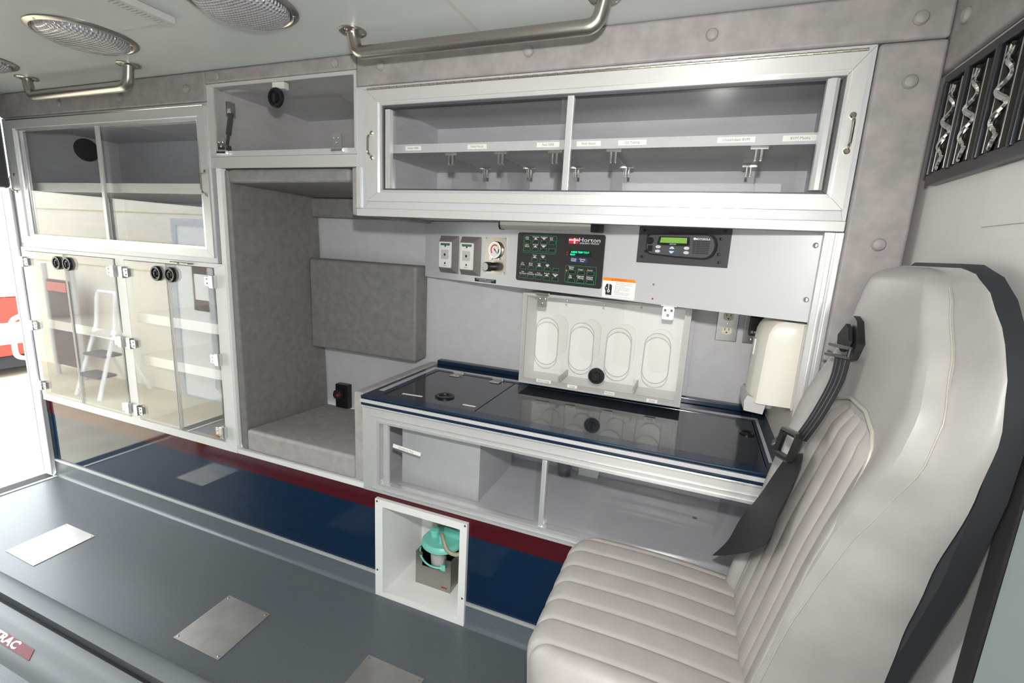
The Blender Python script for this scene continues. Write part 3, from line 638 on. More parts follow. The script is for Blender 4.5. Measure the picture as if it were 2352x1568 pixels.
# switch panel
o = on_console('switch_panel', 'black control panel with rows of green outlined switches and a lit display', 'control panel', 0.497, 1.171)
W, H = 0.345, 0.167
part('plate', MB().prism(rrect(0, W, 0, H, 0.008), 'y', 0, -0.004), 'panel_black', o, local=True)
yy = -0.0042
def ringrect(mb, x0, x1, z0, z1, r, wd, y):
    return ring_outline(mb, rrect(x0, x1, z0, z1, r), rrect(x0 + wd, x1 - wd, z0 + wd, z1 - wd, max(0.0004, r - wd)), y, y - 0.0005)
for x0, x1, z0, z1 in ((0.0265, 0.1668, 0.0978, 0.1588), (0.2075, 0.3248, 0.0097, 0.0671)):
    part('group_outline', ringrect(MB(), x0, x1, z0, z1, 0.006, 0.0016, yy), 'green_line', o, local=True)
BW, BH = 0.0280, 0.0130
rows = [[(0.0454, 0.1367, 1), (0.0788, 0.1367, 0), (0.1136, 0.1367, 0), (0.1486, 0.1367, 0)], [(0.0450, 0.1105, 1), (0.0788, 0.1105, 0), (0.1136, 0.1105, 0), (0.1486, 0.1105, 0)],
        [(0.0788, 0.0749, 0), (0.1138, 0.0749, 0)], [(0.0304, 0.0468, 0), (0.0652, 0.0468, 0), (0.1001, 0.0468, 0), (0.1349, 0.0468, 0), (0.1697, 0.0468, 0)],
        [(0.0301, 0.0161, 0), (0.0650, 0.0161, 0), (0.0998, 0.0161, 0), (0.1347, 0.0161, 0), (0.1696, 0.0161, 0)],
        [(0.2341, 0.0452, 1), (0.2687, 0.0452, 0), (0.3037, 0.0452, 0)], [(0.2339, 0.0182, 0), (0.2688, 0.0182, 0), (0.3038, 0.0182, 0)]]
def btn_outline(x, z, plain, g):
    a, b = BW / 2 - g, BH / 2 - g
    if plain: return [(x - a, z - b), (x + a, z - b), (x + a, z + b), (x - a, z + b), (x - a, z + b * 0.6), (x - a, z)]
    n = 0.006
    return [(x - a, z - b), (x + a, z - b), (x + a, z + b), (x - a + n, z + b), (x - a + n * 0.75, z + b - n * 0.5), (x - a, z + b - n)]
leds = MB()
for rw in rows:
    for x, z, pl in rw:
        sw = part('switch', MB().prism(btn_outline(x, z, pl, 0.0012), 'y', -0.004, -0.0052), 'black', o, local=True)
        part('switch_outline', ring_outline(MB(), btn_outline(x, z, pl, 0), btn_outline(x, z, pl, 0.0014), yy, yy - 0.0012), 'green_line', sw, local=True)
        if not pl: leds.box(x - BW / 2, x - BW / 2 + 0.0028, yy - 0.0006, yy, z + BH / 2 - 0.0022, z + BH / 2 + 0.0008)
for x, z in ((0.0327, 0.1515), (0.0325, 0.1265), (0.0325, 0.1215), (0.2130, 0.0513), (0.2105, 0.1075), (0.2105, 0.1010)): leds.box(x - 0.0018, x + 0.0018, yy - 0.0006, yy, z - 0.0015, z + 0.0015)
part('indicator_lights', leds, 'red_print', o, local=True, kind='stuff')
part('indicator_lights', MB().box(0.2112, 0.2148, yy - 0.0006, yy, 0.0463, 0.0495), 'yellow_print', o, local=True)
part('indicator_lights', MB().box(0.0312, 0.0342, yy - 0.0006, yy, 0.1463, 0.1490).box(0.2112, 0.2148, yy - 0.0006, yy, 0.0425, 0.0450), 'green_line', o, local=True)
tx = MB()
def two(x, z, a, b): put_text(tx, a, 0.0062, x, yy - 0.0004, z + 0.0028, 1.05, 0, 0.0001); put_text(tx, b, 0.0062, x, yy - 0.0004, z - 0.0028, 1.05, 0, 0.0001)
def arrow(x, z, a, up):
    put_text(tx, a, 0.0060, x, yy - 0.0004, z + 0.0042, 0.9, 0, 0.0001)
    h = 0.0056; zb = z - 0.0042
    P = [(x - 0.0085, zb), (x + 0.0085, zb), (x, zb + h)] if up else [(x - 0.0085, zb + h), (x, zb), (x + 0.0085, zb + h)]
    tx.prism(P, 'y', yy, yy - 0.0005)
two(0.0425, 0.1490, 'Heat', 'Cool'); two(0.1440, 0.1490, 'Roof', 'Vent'); two(0.0432, 0.1235, 'Auto', 'Manual')
arrow(0.0788, 0.1490, 'Temperature', True); arrow(0.1136, 0.1490, 'Temperature', False); arrow(0.0788, 0.1228, 'Fan Speed', True); arrow(0.1136, 0.1228, 'Fan Speed', False)
arrow(0.0788, 0.0872, 'Volume', True); arrow(0.1138, 0.0872, 'Volume', False)
two(0.0280, 0.0600, 'Cot', 'Dome'); two(0.0640, 0.0600, 'Bench', 'Dome'); arrow(0.1001, 0.0592, 'Lights', True); arrow(0.1349, 0.0592, 'Lights', False)
two(0.0310, 0.0290, 'Rear', 'Fluorescent'); two(0.0655, 0.0290, 'Center', 'Fluorescent'); two(0.1005, 0.0290, 'Front', 'Fluorescent'); arrow(0.1347, 0.0285, 'Back Light', True); arrow(0.1696, 0.0285, 'Back Light', False)
two(0.2310, 0.0585, 'Exhaust', 'Status'); put_text(tx, 'Oxygen', 0.0062, 0.2665, yy - 0.0004, 0.0555); put_text(tx, 'Inverter', 0.0062, 0.3010, yy - 0.0004, 0.0555)
two(0.2290, 0.0305, 'Eye', 'Light'); two(0.2675, 0.0310, 'Diagnostic', 'Warning'); two(0.3020, 0.0310, 'Intercom', 'Auxiliary')
two(0.2373, 0.0853, 'Change', 'Display'); two(0.2694, 0.0853, 'Warning', 'Reset')
part('printed_legend', tx, 'print_white', o, local=True)
for x0, x1 in ((0.2256, 0.2490), (0.2523, 0.2865)): part('blue_switch', ringrect(MB(), x0, x1, 0.0790, 0.0916, 0.0028, 0.0014, yy), 'blue_line', o, local=True)
ds = part('display', MB().box(0.2185, 0.3010, -0.0048, -0.004, 0.0965, 0.1150), 'lcd_glass', o, local=True)
part('display_text', put_text(put_text(MB(), 'INSIDE TEMP 77.0 F', 0.0080, 0.2590, -0.0052, 0.1096, 1.0, 0, 0.0002), '06/24', 0.0080, 0.2320, -0.0052, 0.1015, 1.0, 0, 0.0002), 'lcd_text', ds, local=True)
lg = part('maker_logo', MB().prism(rrect(0.2135, 0.2505, 0.1365, 0.1543, 0.0015), 'y', yy, yy - 0.0005), 'logo_red', o, local=True)
part('logo_cross', MB().box(0.2330, 0.2380, yy - 0.0009, yy - 0.0004, 0.1365, 0.1543).box(0.2135, 0.2505, yy - 0.0009, yy - 0.0004, 0.1462, 0.1500), 'label_white', lg, local=True)
part('logo_lettering', put_text(put_text(MB(), 'Horton', 0.0185, 0.2905, yy - 0.0005, 0.1490, 1.42), 'EMERGENCY VEHICLES', 0.0066, 0.2905, yy - 0.0005, 0.1386, 1.05), 'print_white', lg, local=True)
# radio
o = on_console('two_way_radio', 'dark grey two-way radio with green display set into a black mounting plate', 'radio', 0.951, 1.262)
part('mounting_plate', MB().box(0, 0.258, -0.003, 0, 0, 0.105), 'radio_plate', o, local=True)
rb = [(0.046, 0.0265), (0.120, 0.022), (0.200, 0.020), (0.2115, 0.023), (0.221, 0.031), (0.2265, 0.044), (0.2275, 0.058), (0.224, 0.072), (0.216, 0.081), (0.205, 0.0845), (0.120, 0.0835), (0.045, 0.0815), (0.036, 0.077), (0.0325, 0.068), (0.034, 0.045), (0.039, 0.032)]
def inset(P, k):
    cx = sum(p[0] for p in P) / len(P); cz = sum(p[1] for p in P) / len(P)
    return [(cx + (u - cx) * (1 - k), cz + (v - cz) * (1 - k * 2.2)) for u, v in P]
bd = part('body', MB().prism(rb, 'y', -0.003, -0.022), 'black', o, local=True)
part('faceplate', MB().prism(inset(rb, 0.035), 'y', -0.022, -0.0255), 'radio_body', bd, local=True)
part('display_bezel', MB().prism([(0.0680, 0.0545), (0.090, 0.0520), (0.140, 0.0515), (0.1600, 0.0535), (0.1580, 0.0765), (0.072, 0.0765)], 'y', -0.0255, -0.0268), 'black', bd, local=True)
part('display', MB().prism([(0.0762, 0.0592), (0.1518, 0.0592), (0.1514, 0.0738), (0.0785, 0.0738)], 'y', -0.0268, -0.0274), 'lcd_green', bd, local=True)
part('knob', MB().lathe([(0.0095, 0), (0.009, 0.012), (0.007, 0.014), (0.0005, 0.0142)], (0.048, -0.0255, 0.0635), '-y', 22), 'black', bd, local=True)
for x, z in ((0.0725, 0.0472), (0.0720, 0.0352), (0.1530, 0.0466), (0.1533, 0.0347)): part('key', MB().prism(circ(x, z, 0.0075, 18, 0.0042), 'y', -0.0255, -0.0275), 'button_grey', bd, local=True)
part('key', MB().prism([(0.1048, 0.0430), (0.1200, 0.0430), (0.1165, 0.0478), (0.1124, 0.0500), (0.1085, 0.0478)], 'y', -0.0255, -0.0275), 'button_blue', bd, local=True)
part('key', MB().prism([(0.1046, 0.0375), (0.1080, 0.0325), (0.1121, 0.0302), (0.1162, 0.0325), (0.1198, 0.0375)], 'y', -0.0255, -0.0275), 'button_blue', bd, local=True)
gr = MB()
for k in range(8):
    z = 0.0330 + k * 0.0046
    for x0, x1 in ((0.1685, 0.1765), (0.1780, 0.1880), (0.1895, 0.2120)): gr.box(x0, x1, -0.0262, -0.0254, z, z + 0.0026)
part('speaker_grille', gr, 'print_black', bd, local=True)
part('mic_socket', MB().box(0.0415, 0.0570, -0.0275, -0.0255, 0.0340, 0.0500, 0.001), 'black', bd, local=True)
part('lettering', put_text(MB(), 'MOTOROLA', 0.0070, 0.1935, -0.0260, 0.0718, 0.95, 0, 0.0001).prism(circ(0.1715, 0.0725, 0.0032, 14), 'y', -0.0255, -0.0260), 'print_white', bd, local=True)
part('lettering', put_text(MB(), 'CDM1250', 0.0044, 0.1135, -0.0272, 0.0558), 'print_white', bd, local=True)
for x, z in ((0.0300, 0.0780), (0.2330, 0.0747), (0.0265, 0.0331), (0.2325, 0.0343), (0.0161, 0.0936), (0.2415, 0.0950), (0.0152, 0.0171), (0.2358, 0.0133)):
    part('screw', MB().lathe([(0.0042, 0), (0.0038, 0.003), (0.0005, 0.0036)], (x, -0.003, z), '-y', 12), 'black', o, local=True)
# warning sticker
o = on_console('warning_sticker', 'white warning sticker with orange heading below the right corner of the switch panel', 'sticker', 0.8455, 1.1475)
part('sheet', MB().prism(rrect(0, 0.110, 0, 0.0615, 0.005), 'y', 0, -0.0008), 'label_white', o, local=True)
part('heading', MB().prism([(0, 0.0520), (0.110, 0.0520), (0.110, 0.0570), (0.1085, 0.0600), (0.105, 0.0615), (0.005, 0.0615), (0.0015, 0.0600), (0, 0.0570)], 'y', -0.0008, -0.0012), 'orange', o, local=True)
part('heading_text', put_text(MB(), 'WARNING', 0.0088, 0.059, -0.0015, 0.0566, 1.0).prism([(0.030, 0.0540), (0.0355, 0.0540), (0.03275, 0.0585)], 'y', -0.0012, -0.0015), 'red_mark', o, local=True)
part('pictogram', MB().prism([(0.012, 0.008), (0.033, 0.008), (0.033, 0.037), (0.030, 0.041), (0.026, 0.042), (0.014, 0.042), (0.008, 0.028), (0.0095, 0.0265), (0.010, 0.022), (0.012, 0.020)], 'y', -0.0008, -0.0012), 'print_black', o, local=True)
part('pictogram_ear', MB().box(0.0205, 0.0235, -0.0016, -0.0012, 0.024, 0.042).prism(circ(0.022, 0.020, 0.0048, 18), 'y', -0.0012, -0.0016).prism(circ(0.0145, 0.029, 0.0018, 12), 'y', -0.0012, -0.0016), 'label_white', o, local=True)
part('pictogram_ear', MB().prism(circ(0.022, 0.020, 0.0022, 14), 'y', -0.0016, -0.0019), 'print_black', o, local=True)
tx = MB()
for s, z, x in (('Sirens produce loud sounds', 0.0480, 0.072), ('that may damage hearing', 0.0430, 0.072), ('-Roll up windows', 0.0370, 0.060), ('-Wear hearing protection', 0.0320, 0.067), ('-Use only for emergency', 0.0270, 0.066), ('response', 0.0225, 0.050), ('-Avoid exposure to siren', 0.0180, 0.066), ('sound outside of vehicle', 0.0132, 0.067)): put_text(tx, s, 0.0052, x, -0.0011, z, 0.98)
put_text(tx, 'Refer to instructions in cab from manufacturer', 0.0045, 0.055, -0.0011, 0.0050)
part('lettering', tx, 'print_grey', o, local=True)
# strip light below the overhead cabinet
o = on_console('strip_light', 'pale strip light with a black end cap under the overhead cabinet', 'light', 0.436, 1.347)
part('diffuser', MB().prism([(-0.008, 0.0255), (-0.008, 0.006), (-0.014, 0.0), (-0.034, 0.0), (-0.040, 0.008), (-0.040, 0.0255)], 'x', 0.006, 0.372), 'grey_plastic', o, local=True)
part('housing', MB().box(0.004, 0.374, -0.042, -0.008, 0.013, 0.026, 0.002), 'white_plastic', o, local=True)
part('end_cap', MB().box(0.372, 0.402, -0.044, -0.008, -0.004, 0.026, 0.004), 'black', o, local=True)
part('end_cap', MB().prism([(-0.008, 0.026), (-0.008, 0.004), (-0.016, -0.002), (-0.036, -0.002), (-0.043, 0.008), (-0.043, 0.026)], 'x', 0.0, 0.006), 'black', o, local=True)

# ================================================================== GLOVE DISPENSER
t = thing('glove_dispenser', 'white glove dispenser with four oval openings and clear front standing on the countertop', 'dispenser', (-0.295, 0.43, 0.7865))
X0, X1, Z0, Z1, YF = -0.588, -0.006, 0.7865, 1.126, 0.352
part('back_board', MB().box(X0 - 0.004, X1 + 0.014, 0.505, 0.518, Z0, Z1 + 0.012, 0.001), 'laminate', t)
bx = MB().box(X0, X0 + 0.010, YF, 0.505, Z0, Z1).box(X1 - 0.010, X1, YF, 0.505, Z0, Z1).box(X0 + 0.010, X1 - 0.010, YF, 0.505, Z0, Z0 + 0.012).box(X0 + 0.010, X1 - 0.010, YF, 0.505, Z1 - 0.010, Z1).box(X0 + 0.010, X1 - 0.010, 0.497, 0.505, Z0 + 0.012, Z1 - 0.010)
part('box', bx, 'white_box', t)
part('front_rim', MB().frame(X0, X1, Z0, Z1, 0.016, 0.020, 0.020, 0.010, YF - 0.002, YF + 0.006, 0.0), 'grey_plastic', t)
dr = MB()
cxs = [-0.487, -0.358, -0.228, -0.100]; ed = [X0 + 0.006, -0.4225, -0.293, -0.164, X1 - 0.006]
for i, cx in enumerate(cxs): oval_cell(dr, ed[i], ed[i + 1], Z0 + 0.010, Z1 - 0.006, cx, 0.956 - i * 0.004, 0.0425, 0.086, YF - 0.008, YF - 0.003)
dp = part('clear_front', dr, 'acrylic_thin', t)
for i, cx in enumerate(cxs):
    cz = 0.956 - i * 0.004
    P = [(cx + 0.0425 * math.cos(a), (cz + (0.0435 if a < PI else -0.0435)) + 0.0425 * math.sin(a)) for a in [PI * k / 16 for k in range(17)] + [PI + PI * k / 16 for k in range(17)]]
    part('oval_rim', MB().tube([(u, YF - 0.0055, v) for u, v in P], 0.0014, 6, True), 'grey_plastic', dp)
    part('oval_panel', MB().prism([(cx + (u - cx) * 0.93, cz + (v - cz) * 0.93) for u, v in P], 'y', 0.4895, 0.4965), 'white_plastic', t)
round_latch(dp, -0.294, 0.856, 0.029, YF - 0.0085, 'black')
for x in (-0.437, -0.165): part('divider', MB().box(x - 0.003, x + 0.003, YF + 0.008, 0.497, Z0 + 0.012, Z0 + 0.036), 'grey_plastic', t)
for x in (-0.512, -0.079):
    h = MB().box(x - 0.026, x + 0.026, YF - 0.012, YF + 0.004, Z1 - 0.004, Z1 + 0.006, 0.002)
    hh = part('hinge', h, 'nickel', dp)
    lf = MB().prism(rrect(x - 0.018, x + 0.018, Z1 - 0.046, Z1 - 0.003, 0.006), 'y', YF - 0.0082, YF - 0.0105)
    for dx, dz in ((-0.010, 0.030), (0.010, 0.030), (0.0, 0.014)): lf.lathe([(0.0045, 0), (0.0035, 0.002), (0.001, 0.003)], (x + dx, YF - 0.0105, Z1 - 0.046 + dz), '-y', 10)
    part('hinge_leaf', lf, 'chrome', hh)
for x, s, z in ((-0.487, 'Extra Large', 0.806), (-0.378, 'Large', 0.803), (-0.243, 'Medium', 0.800), (-0.098, 'Small', 0.797)):
    lb = part('size_label', MB().box(x - 0.028 if len(s) > 6 else x - 0.018, x + 0.028 if len(s) > 6 else x + 0.018, YF - 0.0092, YF - 0.0082, z - 0.006, z + 0.006), 'label_white', dp)
    part('lettering', put_text(MB(), s, 0.0095, x, YF - 0.0095, z), 'print_grey', dp)
for x in (-0.424, -0.292, -0.165): part('screw', MB().lathe([(0.004, 0), (0.003, 0.002), (0.0005, 0.003)], (x, YF - 0.002, Z1 - 0.016), '-y', 10), 'chrome', t)

# ================================================================== WALL OUTLETS, SOAP
o = thing('wall_outlet', 'steel duplex wall outlet with ivory sockets right of the glove dispenser', 'outlet', (0.113, 0.515, 1.003))
part('plate', MB().box(0.079, 0.147, 0.513, 0.519, 1.003, 1.118, 0.002), 'outlet_steel', o)
for z in (1.090, 1.041):
    r = part('receptacle', MB().prism([(0.113 + 0.017 * c, z + 0.0145 * s_) for c, s_ in [(max(-0.95, min(0.95, 1.15 * math.cos(2 * PI * k / 24))), math.sin(2 * PI * k / 24)) for k in range(24)]], 'y', 0.513, 0.511), 'ivory', o)
    part('slots', MB().box(0.1055, 0.1075, 0.5103, 0.511, z, z + 0.008).box(0.1185, 0.1205, 0.5103, 0.511, z, z + 0.008).prism(circ(0.113, z - 0.007, 0.0028, 10), 'y', 0.5103, 0.511), 'print_black', r)
part('screw', MB().lathe([(0.003, 0), (0.002, 0.001), (0.0005, 0.0012)], (0.113, 0.513, 1.0655), '-y', 10), 'chrome', o)
o = thing('dc_socket', 'steel plate with black twelve volt socket behind the soap dispenser', 'outlet', (0.20, 0.515, 1.003))
part('plate', MB().box(0.166, 0.234, 0.513, 0.519, 1.003, 1.118, 0.002), 'outlet_steel', o)
sk = part('socket', MB().box(0.180, 0.230, 0.498, 0.513, 1.034, 1.098, 0.004), 'black', o)
part('lettering', put_text(MB(), '12 V.D.C.', 0.0085, 0.203, 0.4975, 1.046, 1.0, 0, 0.0001), 'print_white', sk)
part('screw', MB().lathe([(0.004, 0), (0.003, 0.001), (0.0005, 0.0015)], (0.193, 0.513, 1.018), '-y', 10), 'chrome', o)

t = thing('soap_dispenser', 'cream soap dispenser on the side panel above the right end of the countertop', 'dispenser', (0.225, 0.19, 0.88))
# outline in plan: back on the side panel (x .272), nose towards -x
def soap_sec(z):
    k = 1.0 if z < 1.085 else max(0.0, 1 - ((z - 1.085) / 0.0505) ** 2) ** 0.5
    top = 0.80 + 0.20 * k; fx = 0.165 + 0.006 * max(0.0, (z - 0.93) / 0.2) + (1 - k) * 0.030
    y0, y1 = 0.098 + (1 - k) * 0.008, 0.262 - (1 - k) * 0.008
    return [(0.2705, y0), (fx + 0.026, y0), (fx + 0.018, y0 + 0.004), (fx + 0.005, y0 + 0.034), (fx, y0 + 0.060), (fx - 0.002, (y0 + y1) / 2), (fx, y1 - 0.045), (fx + 0.006, y1 - 0.018), (fx + 0.020, y1 - 0.004), (fx + 0.042, y1), (0.2705, y1)]
zs = [0.910, 0.914, 0.93, 0.98, 1.03, 1.08, 1.10, 1.115, 1.125, 1.131, 1.135]
sd = MB(); n = 11
vv = [(p[0], p[1], z + (0.0 if z > 0.95 else 0.0)) for z in zs for p in soap_sec(z)]
ff = [(j * n + i, j * n + (i + 1) % n, (j + 1) * n + (i + 1) % n, (j + 1) * n + i) for j in range(len(zs) - 1) for i in range(n)] + [tuple(range(n))[::-1], tuple((len(zs) - 1) * n + i for i in range(n))]
sd.add(vv, ff); part('cover', sd, 'soap_cream', t)
part('back_plate', MB().box(0.2645, 0.2715, 0.094, 0.266, 0.905, 1.130, 0.002), 'grey_plastic', t)
part('push_bar', MB().prism([(0.158, 0.882), (0.205, 0.878), (0.210, 0.912), (0.162, 0.925), (0.156, 0.910)], 'y', 0.112, 0.248), 'grey_plastic', t)
part('nozzle', MB().lathe([(0.012, 0), (0.011, 0.03), (0.006, 0.032), (0.0005, 0.032)], (0.225, 0.18, 0.911), '-z', 16), 'white_plastic', t)
part('sight_window', MB().box(0.1640, 0.170, 0.165, 0.195, 1.03, 1.075, 0.002), 'bulk_white', t)

# ================================================================== CEILING FITTINGS
def dome(x, y, label, r=0.120):
    t = thing('ceiling_light', label, 'light', (x, y, 1.80), 0, 'round ceiling lights')
    part('bezel', MB().lathe([(r + 0.010, 0), (r + 0.010, 0.003), (r + 0.004, 0.007), (r - 0.003, 0.008), (r - 0.008, 0.004), (r - 0.010, 0.0)], (x, y, 1.8295), '-z', 48), 'steel', t)
    part('reflector', MB().lathe([(r - 0.010, 0), (r - 0.010, 0.001), (0.0005, 0.001)], (x, y, 1.8295), '-z', 32), 'steel_plate', t)
    prof = [(r - 0.010, 0.002), (r - 0.012, 0.012), (r - 0.022, 0.020), (r * 0.7, 0.025), (r * 0.45, 0.028), (r * 0.2, 0.029), (0.0005, 0.0295)]
    part('lens', MB().lathe(prof, (x, y, 1.8295), '-z', 48), 'lens', t)
    for a in (0.6, 2.7, 4.8):
        part('screw', MB().lathe([(0.004, 0), (0.003, 0.001), (0.0005, 0.0015)], (x + (r + 0.001) * math.cos(a), y + (r + 0.001) * math.sin(a), 1.8185), '-z', 10), 'chrome', t)
dome(-1.108, -0.335, 'round prismatic ceiling light cut off at the top edge, nearest the long grab rail', 0.118)
dome(-1.765, -0.318, 'round prismatic ceiling light beside the short grab rail, seen whole')
dome(-2.445, -0.310, 'round ceiling light farthest to the rear, cut off at the left edge')
t = thing('ceiling_vent', 'flat pale ceiling vent panel with a fluted edge between two round lights', 'vent', (-1.47, -0.5, 1.815))
part('panel', MB().box(-1.60, -1.405, -0.70, -0.328, 1.818, 1.8298, 0.003), 'ceiling', t)
part('grille_frame', MB().box(-1.372, -1.355, -0.70, -0.328, 1.812, 1.8298, 0.002).box(-1.405, -1.372, -0.342, -0.328, 1.814, 1.8298, 0.001), 'grey_plastic', t)
part('fin_bed', MB().box(-1.405, -1.372, -0.70, -0.342, 1.826, 1.8298), 'grey_plastic', t)
fin0 = None
for k in range(34):
    y = -0.350 - k * 0.0102
    if fin0 is None: fin0 = part('fin', MB().box(-1.405, -1.372, y - 0.003, y + 0.003, 1.814, 1.826), 'ceiling', t)
    else: clone_part(fin0, t, (0, -k * 0.0102, 0))

def grab_rail(x0, x1, y, zc, r, label):
    t = thing('grab_rail', label, 'grab rail', ((x0 + x1) / 2, y, zc), 0, 'ceiling grab rails')
    d = 0.050
    pts = fillet([(x0, y, 1.827), (x0 + 0.012, y, zc), (x1 - 0.012, y, zc), (x1, y, 1.827)], 0.055, 8)
    part('bar', MB().tube(pts, r, 20), 'steel', t)
    for x in (x0, x1):
        fl_ = part('flange', MB().lathe([(0.036, 0), (0.036, 0.003), (0.033, 0.005), (r + 0.002, 0.006), (r + 0.001, 0.010)], (x, y, 1.8297), '-z', 28), 'steel', t)
        for a in (0.5, 2.6, 4.7): part('screw', MB().lathe([(0.0045, 0), (0.003, 0.002), (0.0005, 0.0026)], (x + 0.026 * math.cos(a), y + 0.026 * math.sin(a), 1.8247), '-z', 10), 'chrome', fl_)
grab_rail(-0.938, -0.262, -0.140, 1.774, 0.0165, 'nearer and larger steel grab rail on the ceiling in front of the long overhead cabinet')
grab_rail(-2.515, -1.905, -0.118, 1.762, 0.0165, 'farther steel grab rail on the ceiling above the upper left glass cabinet')

# ================================================================== FLOOR FITTINGS
for k, (P, lab) in enumerate((
        ([(-2.422, -0.433), (-2.222, -0.437), (-2.233, -0.231), (-2.433, -0.230)], 'bright square metal floor plate nearest the rear doorway'),
        ([(-1.430, -0.442), (-1.226, -0.443), (-1.236, -0.243), (-1.437, -0.239)], 'brushed square metal floor plate in the middle of the floor'),
        ([(-0.826, -0.440), (-0.622, -0.440), (-0.622, -0.240), (-0.826, -0.238)], 'square metal floor plate cut off at the bottom edge before the white recess'))):
    t = thing('floor_plate', lab, 'plate', (sum(p[0] for p in P) / 4, sum(p[1] for p in P) / 4, 0.0), 0, 'metal floor plates')
    part('plate', MB().prism(P, 'z', 0.0, 0.0022), 'steel_plate', t)
    cx, cy = sum(p[0] for p in P) / 4, sum(p[1] for p in P) / 4
    for p in P: part('screw', MB().lathe([(0.004, 0), (0.003, 0.0006), (0.0005, 0.0008)], (cx + (p[0] - cx) * 0.9, cy + (p[1] - cy) * 0.9, 0.0022), 'z', 10), 'steel', t)
t = thing('cot_rail', 'long aluminium cot rail with a dark slot and a red sticker on the floor', 'rail', (-1.7, -0.6, 0.0))
xa, xb = -2.62, -0.70
part('flange', MB().prism([(-0.505, 0.0), (-0.508, 0.012), (-0.520, 0.024), (-0.540, 0.031), (-0.575, 0.033), (-0.577, 0.0)], 'x', xa, xb), 'rail_alu', t)
part('slot', MB().box(xa, xb, -0.604, -0.577, 0.0, 0.010), 'black_matte', t)
part('body', MB().prism([(-0.604, 0.0), (-0.604, 0.043), (-0.622, 0.0455), (-0.640, 0.0415), (-0.655, 0.030), (-0.675, 0.024), (-0.690, 0.018), (-0.700, 0.008), (-0.708, 0.0)], 'x', xa, xb), 'rail_alu', t)
part('end_stop', MB().box(xa - 0.05, xa, -0.70, -0.51, 0.0, 0.06, 0.008), 'yellow_part', t)
def slope(x, u):   # u from the low edge (0) to the high edge (1) of the sticker face
    return (x, -0.6795 + u * 0.023, 0.0236 + u * 0.0070)
part('sticker', MB().extr([slope(-2.05, -0.05), slope(-1.692, -0.05), slope(-1.716, 1.0), slope(-2.05, 1.0)], (0, -0.0003, 0.0008)), 'sticker_red', t)
v, f = text_mesh('TRAC', 0.036, 0.0016)
part('sticker_lettering', MB().add([tuple(Vector(slope(-1.838 + p[0] * 1.35, 0.48 + p[1] / 0.030)) + Vector((0, -0.0008, 0.0012))) for p in v], f), 'label_white', t)

# ================================================================== BULKHEAD RACK, DOOR
t = thing('wall_rack', 'black wall rack with wavy chrome wires in tall slots at the upper right', 'rack', (0.41, -0.25, 1.452))
part('backing', MB().box(0.412, 0.4195, -0.52, -0.045, 1.470, 1.652), 'black_matte', t)
part('bottom_lip', MB().box(0.400, 0.4195, -0.52, -0.048, 1.452, 1.474, 0.002), 'black_vent', t)
part('top_bar', MB().box(0.398, 0.4195, -0.52, -0.045, 1.640, 1.656, 0.002), 'black_vent', t)
for y0 in (-0.045, -0.128, -0.226, -0.323, -0.42, -0.51):
    part('post', MB().box(0.396, 0.4195, y0 - 0.014, y0, 1.470, 1.645, 0.004), 'black_vent', t)
for y0 in (-0.062, -0.146, -0.244, -0.341, -0.438):
    pts = []
    for k in range(49):
        u = k / 48; pts.append((0.404 - 0.003 * math.sin(u * 8 * PI), y0 - 0.022 - 0.013 * math.sin(u * 6 * PI), 1.480 + 0.152 * u))
    part('wavy_wire', MB().tube(pts, 0.0048, 8), 'chrome', t)
    part('slot_edge', MB().box(0.402, 0.412, y0 - 0.004, y0, 1.476, 1.636, 0.001).box(0.402, 0.412, y0 - 0.050, y0 - 0.046, 1.476, 1.636, 0.001), 'steel', t)
t = thing('bulkhead_door', 'grey-green door panel with black rubber edge beside the seat at the right edge', 'door', (0.40, -0.8, 0.0))
part('panel', MB().box(0.395, 0.419, -1.25, -0.566, 0.005, 1.12, 0.004), 'door_grey', t)
part('rubber_edge', MB().box(0.3935, 0.419, -0.566, -0.530, 0.005, 1.12, 0.004), 'black_matte', t)
part('upper_panel', MB().box(0.4165, 0.4195, -1.25, -0.262, 1.36, 1.448).box(0.4165, 0.4195, -1.25, -0.32, 1.14, 1.34), 'bulk_white', t)

# ================================================================== SEAT
t = thing('attendant_seat', 'pale grey attendant seat with channelled cushions and black shoulder belt against the bulkhead', 'seat', (0.1, -0.28, 0.0))
part('pedestal', MB().box(-0.10, 0.30, -0.44, -0.10, 0.0, 0.375, 0.01), 'seat_black', t)
